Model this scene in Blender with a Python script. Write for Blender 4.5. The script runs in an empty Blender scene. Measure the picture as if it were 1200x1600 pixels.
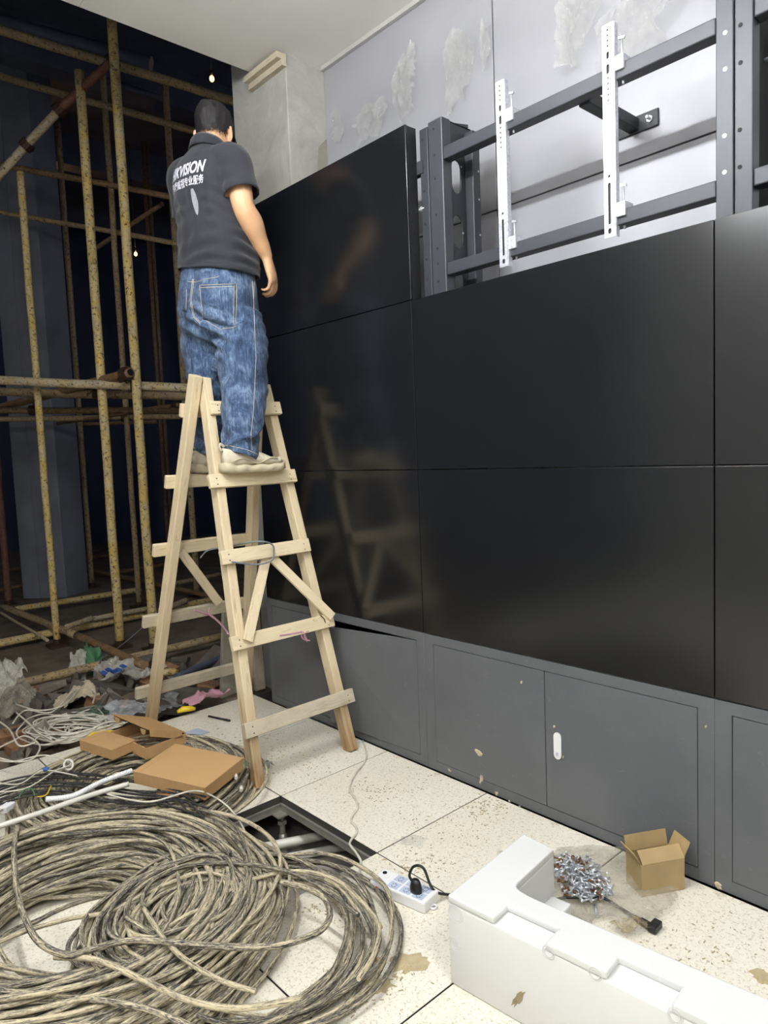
import bpy, bmesh, math, random
import numpy as np
from mathutils import Vector, Matrix, noise
from mathutils.bvhtree import BVHTree

SC = bpy.context.scene
COL = SC.collection
PI = math.pi
V = Vector

# ------------------------------------------------------------------ camera
FPX = 1103.51
CAM = V((-2.07204, -2.08381, 1.34851))
YAW, PITCH, ROLL = 0.837976, -0.0824177, -0.0397589
FW = V((math.cos(YAW)*math.cos(PITCH), math.sin(YAW)*math.cos(PITCH), math.sin(PITCH)))
_r = V((math.sin(YAW), -math.cos(YAW), 0)); _u = _r.cross(FW)
RT = _r*math.cos(ROLL) + _u*math.sin(ROLL)
UP = _u*math.cos(ROLL) - _r*math.sin(ROLL)
cd = bpy.data.cameras.new('camera'); cam = bpy.data.objects.new('camera', cd); COL.objects.link(cam)
cd.sensor_fit = 'AUTO'; cd.sensor_width = 36.0; cd.lens = FPX/1600*36.0
cd.clip_start = 0.05; cd.clip_end = 200
cam.matrix_world = Matrix(((RT.x, UP.x, -FW.x, CAM.x), (RT.y, UP.y, -FW.y, CAM.y), (RT.z, UP.z, -FW.z, CAM.z), (0, 0, 0, 1)))
SC.camera = cam

# ------------------------------------------------------------------ world, light, exposure
W = bpy.data.worlds.new('world'); SC.world = W; W.use_nodes = True
W.node_tree.nodes['Background'].inputs[0].default_value = (0.30, 0.36, 0.55, 1)
W.node_tree.nodes['Background'].inputs[1].default_value = 0.13
SC.view_settings.view_transform = 'Standard'; SC.view_settings.look = 'None'
SC.view_settings.gamma = 1.0; SC.view_settings.use_curve_mapping = False
SC.view_settings.exposure = 0.0
PANEL_EMIT = 216.0            # the ceiling light panels (built with the ceiling below)
HALL_FILLS = [(-3.4, 9.6, 4.6, 24), (4.4, 3.4, 4.8, 24)]   # unseen bluish fill lamps, added to lift the dark hall
LIGHT_PANELS = [(-1.55, -0.50), (-1.55, -3.0), (-3.4, -0.50), (-3.4, -3.0)]
CEIL = 3.45

# ------------------------------------------------------------------ helpers
def ray(u, v): return FW + RT*((u-600)/FPX) + UP*((800-v)/FPX)
def on(ax, val, u, v):                     # a point of the place seen at (u, v) that lies on the plane ax = val
    d = ray(u, v); i = 'xyz'.index(ax); return CAM + d*((val-CAM[i])/d[i])
def dep(d, u, v): return CAM + ray(u, v)*d
def lin(h):
    h = h.lstrip('#'); o = []
    for i in (0, 2, 4):
        c = int(h[i:i+2], 16)/255; o.append(c/12.92 if c <= .04045 else ((c+.055)/1.055)**2.4)
    return (*o, 1)

class MB:
    def __init__(s): s.v = []; s.f = []; s.uv = []; s.mi = []; s.sm = []
    def add(s, vs, fs, uvs=None, mi=0, sm=False):
        b = len(s.v); s.v += [tuple(p) for p in vs]
        for i, f in enumerate(fs):
            s.f.append([b+k for k in f]); s.uv.append(uvs[i] if uvs else [(0, 0)]*len(f)); s.mi.append(mi); s.sm.append(sm)
        return s
    def hexa(s, P, mi=0, L=(1, 1, 1)):      # 8 corners: bottom 0-3 ccw, top 4-7
        fs = [(3, 2, 1, 0), (4, 5, 6, 7), (0, 1, 5, 4), (1, 2, 6, 5), (2, 3, 7, 6), (3, 0, 4, 7)]
        uvs = []
        for f in fs:
            p = [V(P[k]) for k in f]; a = (p[1]-p[0]).length; b = (p[2]-p[1]).length
            q = [(0, 0), (a, 0), (a, b), (0, b)]
            if b > a: q = [(y, x) for x, y in q]
            uvs.append(q)
        return s.add(P, fs, uvs, mi)
    def box(s, x0, x1, y0, y1, z0, z1, mi=0):
        return s.hexa([(x0, y0, z0), (x1, y0, z0), (x1, y1, z0), (x0, y1, z0), (x0, y0, z1), (x1, y0, z1), (x1, y1, z1), (x0, y1, z1)], mi)
    def obox(s, c, ex, ey, ez, mi=0):       # centre and three half-axis vectors
        c, ex, ey, ez = V(c), V(ex), V(ey), V(ez)
        return s.hexa([c-ex-ey-ez, c+ex-ey-ez, c+ex+ey-ez, c-ex+ey-ez, c-ex-ey+ez, c+ex-ey+ez, c+ex+ey+ez, c-ex+ey+ez], mi)
    def bar(s, p, q, w, h, up=(0, 0, 1), mi=0):   # prism from p to q: w across, h along up
        p, q = V(p), V(q); d = (q-p); a = d.normalized(); n = V(up); n = (n - a*n.dot(a)).normalized(); b = a.cross(n)
        return s.obox((p+q)/2, d/2, b*(w/2), n*(h/2), mi)
    def tube(s, path, r, n=8, closed=False, mi=0, cap=True, sm=True):
        P = [V(p) for p in path]; N = len(P); rr = r if isinstance(r, (list, tuple)) else [r]*N
        rings = []; nrm = None; L = 0; Ls = []
        for i in range(N):
            if closed: t = (P[(i+1) % N]-P[i-1])
            else: t = P[min(i+1, N-1)]-P[max(i-1, 0)]
            if t.length < 1e-9: t = V((0, 0, 1))
            t.normalize()
            if nrm is None:
                nrm = V((0, 0, 1)) if abs(t.z) < .9 else V((1, 0, 0))
            nrm = nrm - t*nrm.dot(t)
            if nrm.length < 1e-6: nrm = t.orthogonal()
            nrm.normalize(); b = t.cross(nrm)
            rings.append([P[i]+(nrm*math.cos(2*PI*k/n)+b*math.sin(2*PI*k/n))*rr[i] for k in range(n)])
            if i: L += (P[i]-P[i-1]).length
            Ls.append(L)
        vs = [p for R_ in rings for p in R_]; fs = []; uvs = []
        M = N if closed else N-1
        Lt = L + (P[0]-P[-1]).length
        for i in range(M):
            j = (i+1) % N; l0 = Ls[i]; l1 = Ls[j] if j else Lt
            for k in range(n):
                k2 = (k+1) % n
                fs.append((i*n+k, i*n+k2, j*n+k2, j*n+k)); uvs.append([(l0, k/n), (l0, (k+1)/n), (l1, (k+1)/n), (l1, k/n)])
        s.add(vs, fs, uvs, mi, sm)
        if cap and not closed:
            b0 = len(s.v)-N*n
            s.f.append([b0+k for k in range(n)][::-1]); s.uv.append([(0, 0)]*n); s.mi.append(mi); s.sm.append(False)
            s.f.append([b0+(N-1)*n+k for k in range(n)]); s.uv.append([(0, 0)]*n); s.mi.append(mi); s.sm.append(False)
        return s
    def loft(s, rings, cap=True, mi=0, sm=True):
        n = len(rings[0]); N = len(rings); vs = [p for R_ in rings for p in R_]; fs = []
        for i in range(N-1):
            for k in range(n): k2 = (k+1) % n; fs.append((i*n+k, i*n+k2, (i+1)*n+k2, (i+1)*n+k))
        if cap: fs += [tuple(range(n))[::-1], tuple((N-1)*n+k for k in range(n))]
        return s.add(vs, fs, None, mi, sm)
    def disc(s, c, nrm, r, n=10, th=.001, mi=0):
        nrm = V(nrm).normalized(); return s.tube([V(c), V(c)+nrm*th], r, n, mi=mi, sm=False)
    def mesh(s, name, mats):
        m = bpy.data.meshes.new(name); m.from_pydata(s.v, [], s.f)
        ul = m.uv_layers.new(name='uv'); flat = [c for f in s.uv for q in f for c in q]; ul.data.foreach_set('uv', flat)
        m.polygons.foreach_set('material_index', s.mi); m.polygons.foreach_set('use_smooth', s.sm)
        for a in (mats if isinstance(mats, (list, tuple)) else [mats]): m.materials.append(a)
        m.update(); return m

def props(o, label=None, cat=None, group=None, kind=None):
    for k, v in (('label', label), ('category', cat), ('group', group), ('kind', kind)):
        if v: o[k] = v
    return o
def wloc(o):
    p = V((0, 0, 0))
    while o is not None: p = p + o.location; o = o.parent
    return p
def put(name, mesh, parent=None, loc=None, rot=None, bev=0, seg=2, **kw):
    """link a mesh whose coordinates are world coordinates (loc None) or local ones (loc given, in world)"""
    o = bpy.data.objects.new(name, mesh); COL.objects.link(o)
    tgt = V(loc) if loc is not None else V((0, 0, 0))
    if parent is not None: o.parent = parent; tgt = tgt - wloc(parent)
    o.location = tgt
    if rot is not None: o.rotation_euler = rot
    if bev:
        b = o.modifiers.new('bevel', 'BEVEL'); b.width = bev; b.segments = seg; b.limit_method = 'ANGLE'; b.angle_limit = .6
    return props(o, **kw)
def obj(name, mb, mats, parent=None, **kw): return put(name, mb.mesh(name, mats), parent, **kw)
def thing(name, loc, label, cat, group=None, kind=None):
    o = bpy.data.objects.new(name, None); COL.objects.link(o); o.location = loc; o.empty_display_size = .1
    return props(o, label, cat, group, kind)
def plate(name, outer, holes, depth, fn, mat, parent=None, bevel=0, **kw):
    """flat plate with holes: 2D outline and hole outlines, fn maps (a, b, t) to the world, t in 0..depth"""
    cu = bpy.data.curves.new(name, 'CURVE'); cu.dimensions = '2D'; cu.fill_mode = 'BOTH'; cu.extrude = depth/2
    for poly in [outer]+holes:
        sp = cu.splines.new('POLY'); sp.points.add(len(poly)-1); sp.use_cyclic_u = True
        for i, (a, b) in enumerate(poly): sp.points[i].co = (a, b, 0, 1)
    t = bpy.data.objects.new(name, cu); COL.objects.link(t)
    dg = bpy.context.evaluated_depsgraph_get(); m = bpy.data.meshes.new_from_object(t.evaluated_get(dg))
    bpy.data.objects.remove(t); bpy.data.curves.remove(cu)
    for v in m.vertices: v.co = fn(v.co.x, v.co.y, v.co.z+depth/2)
    bm = bmesh.new(); bm.from_mesh(m); bmesh.ops.remove_doubles(bm, verts=bm.verts, dist=1e-5); bmesh.ops.recalc_face_normals(bm, faces=bm.faces); bm.to_mesh(m); bm.free()
    m.materials.clear(); m.materials.append(mat); m.update()
    return put(name, m, parent, **kw)
def slot(cx, cy, w, h, n=6):               # rounded slot outline, long along y
    r = w/2; k = h/2-r; P = []
    for i in range(n+1): a = PI*i/n; P.append((cx+r*math.cos(a), cy+k+r*math.sin(a)))
    for i in range(n+1): a = PI+PI*i/n; P.append((cx+r*math.cos(a), cy-k+r*math.sin(a)))
    return P
def spline(pts, n=8, closed=False):        # Catmull-Rom through points
    P = [V(p) for p in pts]; N = len(P); out = []
    for i in range(N if closed else N-1):
        if closed: a, b, c, d = P[i-1], P[i], P[(i+1) % N], P[(i+2) % N]
        else: a, b, c, d = P[max(i-1, 0)], P[i], P[i+1], P[min(i+2, N-1)]
        for k in range(n):
            t = k/n; out.append(.5*((2*b)+(c-a)*t+(2*a-5*b+4*c-d)*t*t+(3*b-a-3*c+d)*t**3))
    if not closed: out.append(P[-1])
    return out

# ------------------------------------------------------------------ materials
class NT:
    def __init__(s, name):
        s.m = bpy.data.materials.new(name); s.m.use_nodes = True; s.t = s.m.node_tree; s.b = s.t.nodes['Principled BSDF']
    def n(s, ty, **kw):
        x = s.t.nodes.new(ty)
        for k, v in kw.items():
            if hasattr(x, k): setattr(x, k, v)
            else: x.inputs[k.replace('_', ' ')].default_value = v
        return x
    def l(s, a, b): s.t.links.new(a, b)
    def coord(s, which='Object', scale=(1, 1, 1), rnd=False):
        tc = s.n('ShaderNodeTexCoord'); mp = s.n('ShaderNodeMapping'); mp.inputs['Scale'].default_value = scale
        s.l(tc.outputs[which], mp.inputs['Vector'])
        if rnd:
            oi = s.n('ShaderNodeObjectInfo'); mu = s.n('ShaderNodeMath', operation='MULTIPLY'); mu.inputs[1].default_value = 37.0
            s.l(oi.outputs['Random'], mu.inputs[0]); s.l(mu.outputs[0], mp.inputs['Location'])
        return mp.outputs[0]
    def noise(s, vec, scale, detail=4, rough=.55, dist=0):
        x = s.n('ShaderNodeTexNoise'); x.inputs['Scale'].default_value = scale; x.inputs['Detail'].default_value = detail
        x.inputs['Roughness'].default_value = rough; x.inputs['Distortion'].default_value = dist; s.l(vec, x.inputs['Vector']); return x.outputs['Fac']
    def ramp(s, fac, stops):
        x = s.n('ShaderNodeValToRGB'); e = x.color_ramp.elements
        while len(e) < len(stops): e.new(.5)
        for i, (p, c) in enumerate(stops): e[i].position = p; e[i].color = c if not isinstance(c, (int, float)) else (c, c, c, 1)
        s.l(fac, x.inputs[0]); return x.outputs[0]
    def mix(s, fac, a, b, mode='MIX'):
        x = s.n('ShaderNodeMix', data_type='RGBA', blend_type=mode)
        for sock, val in ((x.inputs[0], fac), (x.inputs[6], a), (x.inputs[7], b)):
            if hasattr(val, 'is_output'): s.l(val, sock)
            else: sock.default_value = val
        return x.outputs[2]
    def base(s, c):
        if hasattr(c, 'is_output'): s.l(c, s.b.inputs['Base Color'])
        else: s.b.inputs['Base Color'].default_value = c
    def set(s, **kw):
        for k, v in kw.items():
            i = s.b.inputs[k.replace('_', ' ')]
            if hasattr(v, 'is_output'): s.l(v, i)
            else: i.default_value = v
        return s
    def bump(s, h, strength=.3, dist=.01):
        x = s.n('ShaderNodeBump'); x.inputs['Strength'].default_value = strength; x.inputs['Distance'].default_value = dist
        s.l(h, x.inputs['Height']); s.l(x.outputs[0], s.b.inputs['Normal'])

def simple(name, col, rough=.5, metal=0, var=.12, scale=9, bump=0, spec=None):
    N = NT(name); c = N.coord(); f = N.noise(c, scale, 5)
    d = tuple(x*(1-var) for x in col[:3])+(1,); b = tuple(min(1, x*(1+var)) for x in col[:3])+(1,)
    N.base(N.ramp(f, [(.3, d), (.7, b)])); N.set(Roughness=rough, Metallic=metal)
    if spec is not None: N.set(Specular_IOR_Level=spec)
    if bump: N.bump(N.noise(c, scale*4, 4), bump, .004)
    return N.m
M = {}
M['white'] = simple('white_plastic', lin('e9e9ea'), .4, 0, .04)
M['black'] = simple('black_plastic', lin('17181a'), .4, 0, .1)
M['dark'] = simple('dark_void', lin('0b0b0d'), .7)
M['redplastic'] = simple('red_plastic', lin('b03a2a'), .35)
M['blueplastic'] = simple('blue_plastic', lin('3a5fa8'), .4)
M['yellowplastic'] = simple('yellow_plastic', lin('e0c02a'), .4)
M['greenplastic'] = simple('green_sheet', lin('4a7a55'), .5)
M['pink'] = simple('pink_cloth', lin('b98a98'), .8)
M['greywire'] = simple('grey_wire', lin('7d8288'), .45)
M['whitewire'] = simple('white_wire', lin('cfc9bb'), .55, 0, .2, 30)
M['outlet'] = simple('outlet_face', lin('b9c3d8'), .4, 0, .05)

N = NT('floor_laminate'); c = N.coord()
f1 = N.noise(c, 120, 5, .7, .8); f2 = N.noise(c, 5, 6, .65, .4); f3 = N.noise(c, 24, 5, .7, .6); f4 = N.noise(c, 2.0, 3, .5)
cream = N.ramp(f4, [(.3, lin('e0dac9')), (.7, lin('ebe6d8'))])
speck = N.ramp(f1, [(.36, lin('b9b09b')), (.47, (1, 1, 1, 1))])
c1 = N.mix(.8, cream, speck, 'MULTIPLY')
dirtm = N.ramp(f2, [(.55, 0), (.72, 1)]); dirt3 = N.ramp(f3, [(.5, 0), (.66, 1)])
dm = N.mix(1.0, dirtm, dirt3, 'MULTIPLY')
N.base(N.mix(dm, c1, lin('a08d68'))); N.set(Roughness=.5, Specular_IOR_Level=.35); N.bump(N.mix(.5, f3, f1), .12, .002); M['floor'] = N.m
M['tile_edge'] = simple('tile_edge', lin('3c3a36'), .6)
M['slab'] = simple('concrete_slab', lin('97918a'), .85, 0, .25, 6, .3)

N = NT('mud_cable'); c = N.coord('UV', (5, 4.0, 1), True); c2 = N.coord('UV', (26, 9, 1), True)
a = N.noise(c, 3.2, 7, .72, .5); b = N.noise(c2, 3.0, 5, .7, .3)
oi = N.n('ShaderNodeObjectInfo'); rn = N.n('ShaderNodeMapRange'); rn.inputs['To Min'].default_value = -.035; rn.inputs['To Max'].default_value = .045; N.l(oi.outputs['Random'], rn.inputs['Value']); ad = N.n('ShaderNodeMath', operation='ADD'); N.l(N.mix(.45, a, b), ad.inputs[0]); N.l(rn.outputs[0], ad.inputs[1])
m1 = N.ramp(ad.outputs[0], [(.41, lin('26272d')), (.455, lin('4e4d4c')), (.50, lin('928a78')), (.555, lin('d0c3a3'))])
N.base(m1); N.set(Roughness=.75, Specular_IOR_Level=.3); N.bump(b, .5, .003); M['mudcable'] = N.m
N = NT('dark_cable'); c = N.coord('UV', (14, 1.5, 1), True); a = N.noise(c, 4, 6, .65, 1)
N.base(N.ramp(a, [(.46, lin('1b1c20')), (.58, lin('3f3d3a')), (.68, lin('8d836c'))])); N.set(Roughness=.55); M['darkcable'] = N.m

def wood(name, a_, b_, dk, dirty=0.):
    N = NT(name); c = N.coord('UV', (2.2, 26, 1), True); g = N.noise(c, 2.5, 6, .6, .8)
    col = N.ramp(g, [(.3, lin(a_)), (.55, lin(b_)), (.8, lin(dk))])
    c2 = N.coord('UV', (3, 9, 1), True); k = N.noise(c2, 2.2, 4, .6, 1.5); kn = N.ramp(k, [(.66, 0), (.8, 1)])
    col = N.mix(kn, col, lin(dk))
    if dirty:
        c3 = N.coord('Object'); d = N.ramp(N.noise(c3, 6, 6, .7), [(.45, 0), (.7, dirty)]); col = N.mix(d, col, lin('8a8274'))
    if name == 'pine_leg':     # feet worn brown by use
        sx = N.n('ShaderNodeSeparateXYZ'); N.l(N.coord('Object'), sx.inputs[0]); mr = N.n('ShaderNodeMapRange'); mr.inputs['From Min'].default_value = .42; mr.inputs['From Max'].default_value = .02; N.l(sx.outputs['Z'], mr.inputs['Value'])
        ft = N.mix(1.0, N.ramp(mr.outputs[0], [(0, 0), (1, 1)]), N.ramp(g, [(.3, .55), (.6, .95)]), 'MULTIPLY'); col = N.mix(ft, col, lin('87643c'))
    N.base(col); N.set(Roughness=.7, Specular_IOR_Level=.25); N.bump(g, .25, .002); return N.m
M['wood'] = wood('pine', 'd8c6a4', 'e2d2b2', 'b4996c')
M['woodleg'] = wood('pine_leg', 'd2bd98', 'decdac', 'a5895f')
M['wooddirty'] = wood('dirty_board', 'b9ae97', 'c9bfa8', '8e8168', .5)
M['woodgrey'] = wood('plaster_board', '9e9a8a', 'aca898', '7f796a', .8)

# panels
N = NT('screen_glass'); c = N.coord(); f = N.noise(c, 3, 3)
N.base(N.ramp(f, [(.3, lin('151619')), (.7, lin('18191b'))])); N.set(Roughness=.19, Specular_IOR_Level=.6); M['screen'] = N.m
M['screenedge'] = simple('screen_housing', lin('1d1e22'), .4, .2, .08)
N = NT('cabinet_paint'); c = N.coord(); f = N.noise(c, 4, 6, .6); s_ = N.noise(N.coord('Object', (4, 14, 22)), 1.6, 5, .7, 1.2)
sm = N.ramp(s_, [(.62, 0), (.78, .32)])
N.base(N.mix(sm, N.ramp(f, [(.3, lin('5a5c5f')), (.7, lin('626467'))]), lin('a39f98'))); N.set(Roughness=.42, Specular_IOR_Level=.4); M['cabinet'] = N.m
M['frame'] = simple('frame_paint', lin('3d3f45'), .42, .15, .1, 5)
M['framedark'] = simple('frame_paint_inner', lin('303238'), .5, .1, .1, 5)
N = NT('galvanised'); c = N.coord(); v = N.n('ShaderNodeTexVoronoi'); v.inputs['Scale'].default_value = 120; N.l(c, v.inputs['Vector'])
N.base(N.ramp(v.outputs['Distance'], [(.2, lin('e4e5ee')), (.9, lin('c6c8d2'))])); N.set(Roughness=.38, Metallic=.55); M['galv'] = N.m
M['screwsteel'] = simple('zinc_steel', lin('cfd2d8'), .3, .6, .2, 200)
M['screwrust'] = simple('rusty_steel', lin('7a5a40'), .6, .4, .3, 200)
N = NT('wall_sheet'); c = N.coord(); f = N.noise(c, 1.6, 5, .6, .5); g = N.noise(c, 30, 4)
N.base(N.ramp(f, [(.3, lin('a0a0a6')), (.7, lin('aaaaaf'))])); N.set(Roughness=.42, Metallic=.25, Specular_IOR_Level=.45); N.bump(f, .05, .02); M['wallsheet'] = N.m
N = NT('concrete'); c = N.coord(); f = N.noise(c, 3.2, 8, .7, .7); g = N.noise(c, 14, 6, .7, 1.2); h = N.noise(c, 45, 4)
base = N.ramp(f, [(.3, lin('96948d')), (.5, lin('a6a49d')), (.72, lin('bcbab3'))]); st = N.ramp(g, [(.66, 0), (.76, .55)])
N.base(N.mix(st, base, lin('75736b'))); N.set(Roughness=.85); N.bump(N.mix(.5, g, h), .35, .006); M['concrete'] = N.m
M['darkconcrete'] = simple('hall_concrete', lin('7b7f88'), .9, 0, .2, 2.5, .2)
M['ceiling'] = simple('ceiling_paint', lin('ebe9e4'), .8, 0, .03, 2)
M['trim'] = simple('ceiling_trim', lin('b7b5b2'), .5, .1, .03)
def polepaint(name, y1, y2, lo, hi):
    N = NT(name); c = N.coord('UV', (3, .8, 1), True); a = N.noise(c, 3, 6, .7, .3); c2 = N.coord('UV', (14, 2.5, 1), True); b = N.noise(c2, 3.4, 7, .78, .3); c3 = N.coord('UV', (5, 2, 1), True); d = N.noise(c3, 2.5, 6, .7, .5)
    col = N.mix(N.ramp(a, [(lo, 0), (hi, 1)]), lin(y1), lin(y2)); rust = N.ramp(b, [(.54, 0), (.60, 1)]); grime = N.ramp(d, [(.50, 0), (.72, .6)])
    N.base(N.mix(rust, N.mix(grime, col, lin('6d5a3c')), lin('4a3320'))); N.set(Roughness=.65); N.bump(b, .3, .002); return N.m
M['yellow'] = polepaint('yellow_pole', 'd8b65a', 'cfc09a', .35, .65)
M['oldyellow'] = polepaint('faded_pole', 'b89c62', 'a08e74', .3, .6)
M['rusty'] = polepaint('rusty_pole', '7c5a38', '90785a', .35, .65)
M['greypole'] = polepaint('grey_pole', 'bdb299', 'c0a874', .4, .7)
M['redpole'] = polepaint('red_pole', '6e3f36', '80584a', .35, .65)
M['coupler'] = simple('coupler_iron', lin('4a3628'), .6, .4, .3, 60)
M['dirt'] = simple('dirt_ground', lin('6a5d4f'), .95, 0, .35, 5, .6)
M['tarp'] = simple('blue_tarp', lin('2b3654'), .6, 0, .2, 1.5)
M['darkbeam'] = simple('roof_steel', lin('5a6070'), .6, .2, .25, 3)
M['stone'] = simple('rubble_stone', lin('857d72'), .95, 0, .3, 14, .5)
M['darkstone'] = simple('dark_rubble', lin('5f5851'), .95, 0, .3, 14, .5)
M['brick'] = simple('brick_clay', lin('8f6a4c'), .95, 0, .3, 20, .5)
N = NT('kraft_card'); c = N.coord(); f = N.noise(c, 4, 4); g = N.noise(N.coord('Object', (30, 30, 2)), 12, 3)
N.base(N.mix(.25, N.ramp(f, [(.3, lin('b08b5e')), (.7, lin('bc986c'))]), N.ramp(g, [(.4, lin('ab865a')), (.6, lin('c4a070'))]))); N.set(Roughness=.75, Specular_IOR_Level=.25); M['kraft'] = N.m
M['carton'] = simple('carton_card', lin('a48c62'), .55, 0, .12, 9)
M['cardinside'] = simple('card_inside', lin('b89a68'), .8, 0, .06)
M['foam'] = simple('white_foam', lin('d8d8d7'), .75, 0, .02, 3, .03)
M['pvc'] = simple('pvc_pipe', lin('d9d6cb'), .35, 0, .06, 8)
M['alu'] = simple('stringer_steel', lin('a5a39a'), .4, .6, .15, 20)
def film(name, tint, alpha, rough=.12, cov=.5):
    N = NT(name); N.base(tint); N.set(Roughness=rough, Specular_IOR_Level=.8, IOR=1.5)
    c = N.coord(); f = N.noise(c, 14, 4); N.l(N.ramp(f, [(.35, alpha*.7), (.75, min(1, alpha*1.4))]), N.b.inputs['Alpha']); N.bump(N.noise(N.coord('Object', (1, 1, .5)), 38, 4, .6, 1.5), 1.0, .03); return N.m
M['tape'] = film('brown_tape', lin('b8a680'), .6, .25)
M['cleartape'] = film('clear_tape', lin('d8cdb4'), .14, .1)
M['film'] = film('clear_film', lin('e2e0d8'), .26, .07)
M['bag'] = film('plastic_bag', lin('cfc8b4'), .42, .18)
M['whitebag'] = film('white_bag', lin('e4dfd2'), .82, .3)
M['bubble'] = film('bubble_wrap', lin('d7dade'), .6, .15)
M['greenfilm'] = film('green_film', lin('5e9272'), .55, .25)
M['cloth'] = simple('rag_cloth', lin('b5a88f'), .9, 0, .2, 15, .3)
M['mud'] = simple('dried_mud', lin('b5a583'), .95, 0, .15, 30, .4)
M['scuff'] = simple('plaster_splash', lin('b9ac92'), .9, 0, .15, 40)
# ================================================================== STRUCTURE
TH = .581; XS, YS = -.588, .251          # tile pitch, one seam crossing
FAR = 1.392                              # far edge of the raised floor
TT = .032
floor = thing('floor', (0, 0, 0), None, None, kind='structure')
xs = [XS+TH*k for k in range(-6, 2)]; ys = [YS+TH*k for k in range(-8, 3)]
tile_mesh = {}
for xa in xs:
    for ya in ys:
        x0, x1, y0, y1 = xa-TH, xa, ya-TH, ya
        if abs(xa-XS) < .01 and abs(ya-YS) < .01: continue                   # the lifted tile
        if x0 > -.01: continue
        if y1 > FAR: y1 = FAR
        g = .0025
        if x1 > .0: x1 = .0+.3                                                # runs on below the cabinets
        key = (round(x1-x0, 3), round(y1-y0, 3))
        if key not in tile_mesh:
            b = MB(); w, d = (x1-x0)/2-g, (y1-y0)/2-g
            b.box(-w, w, -d, d, -TT, -.002, 1); b.hexa([(-w, -d, -.002), (w, -d, -.002), (w, d, -.002), (-w, d, -.002), (-w+.0015, -d+.0015, 0), (w-.0015, -d+.0015, 0), (w-.0015, d-.0015, 0), (-w+.0015, d-.0015, 0)])
            tile_mesh[key] = b.mesh('floor_tile', [M['floor'], M['tile_edge']])
        put('floor_tile', tile_mesh[key], floor, loc=((x0+x1)/2, (y0+y1)/2, 0))
SLAB = -.215
b = MB(); b.box(-4.3, .4, -5, FAR-.05, SLAB-.1, SLAB); obj('subfloor', b, M['slab'], floor)
# stringers around the hole, pedestals, edge board
hx0, hx1, hy0, hy1 = XS-TH, XS, YS-TH, YS
def stringer(p, q): b = MB(); b.bar(p, q, .03, .03); b.bar(V(p)+V((0, 0, .014)), V(q)+V((0, 0, .014)), .038, .004); obj('stringer', b, M['alu'], floor)
z = -.046
stringer((hx1+.012, hy0, z), (hx1+.012, hy1, z)); stringer((hx0-.012, hy0, z), (hx0-.012, hy1, z)); stringer((hx0, hy1+.012, z), (hx1, hy1+.012, z)); stringer((hx0, hy0-.012, z), (hx1, hy0-.012, z))
for (x, y) in ((hx1, hy1), (hx1, hy0), (hx0, hy1), (hx0, hy0)):
    b = MB(); b.box(x-.045, x+.045, y-.045, y+.045, -.066, -.060); b.tube([(x, y, -.062), (x, y, SLAB+.01)], .011, 10); b.tube([(x, y, -.10), (x, y, -.115)], .02, 6, sm=False); b.box(x-.05, x+.05, y-.05, y+.05, SLAB, SLAB+.006)
    b.tube([(x, y, SLAB+.006), (x, y, SLAB+.06)], .016, 10)
    obj('pedestal', b, M['alu'], floor)
b = MB(); b.box(-4.3, .2, FAR-.02, FAR, -.20, -.004); obj('edge_board', b, M['tile_edge'], floor)

WX = .45; YC = 1.07
wall = thing('wall_right', (0, 0, 0), None, None, kind='structure')
vs_ = [YC, -.095, -1.345, -2.595, -3.845, -5.2]; hs_ = [-.2, 1.14, 2.385, CEIL+.02]
for i in range(len(vs_)-1):
    for j in range(3):
        b = MB(); b.box(WX, WX+.04, vs_[i+1]+.003, vs_[i]-.003, hs_[j]+.003, hs_[j+1]-.003); obj('wall_panel', b, M['wallsheet'], wall, bev=.0015)
b = MB(); b.box(WX+.03, WX+.08, -5.2, YC, -.2, CEIL+.1); obj('wall_backing', b, M['dark'], wall)
b = MB(); b.box(.20, WX+.1, YC, 1.605, -.2, 5.2); obj('wall_column', b, M['concrete'], kind='structure', bev=.006)
# a strip of bare render beside the wall, lower down the column's face
b = MB(); b.v = []; P = [(.45, YC-.004, 2.3), (.33, YC-.004, 2.3), (.39, YC-.004, 3.02), (.45, YC-.004, 3.08)]
Q = [(x, y+.004, zz) for x, y, zz in P]; b.hexa([P[0], P[1], Q[1], Q[0], P[3], P[2], Q[2], Q[3]]); obj('trim_render', b, simple('grey_render', lin('8f8d80'), .9, 0, .08, 20, .2), kind='structure')
CY = 1.345
ceil = thing('ceiling', (0, 0, CEIL), None, None, kind='structure')
cx = [.45, -.75, -1.95, -3.15, -4.35, -5.55]; cyy = [CY, -1.1, -3.5, -5.2]
holes = []
for i in range(len(cx)-1):
    for j in range(len(cyy)-1):
        b = MB(); b.box(cx[i+1]+.0012, cx[i]-.0012, cyy[j+1]+.0012, cyy[j]-.0012, CEIL, CEIL+.012); obj('ceiling_panel', b, M['ceiling'], ceil)
b = MB(); b.box(-5.55, .45, -5.2, CY-.01, CEIL+.012, CEIL+.16); obj('ceiling_core', b, M['darkbeam'], ceil)
b = MB(); b.box(WX-.022, WX, -5.2, YC, CEIL-.022, CEIL); obj('trim_1', b, M['trim'], kind='structure', bev=.002)
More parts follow.
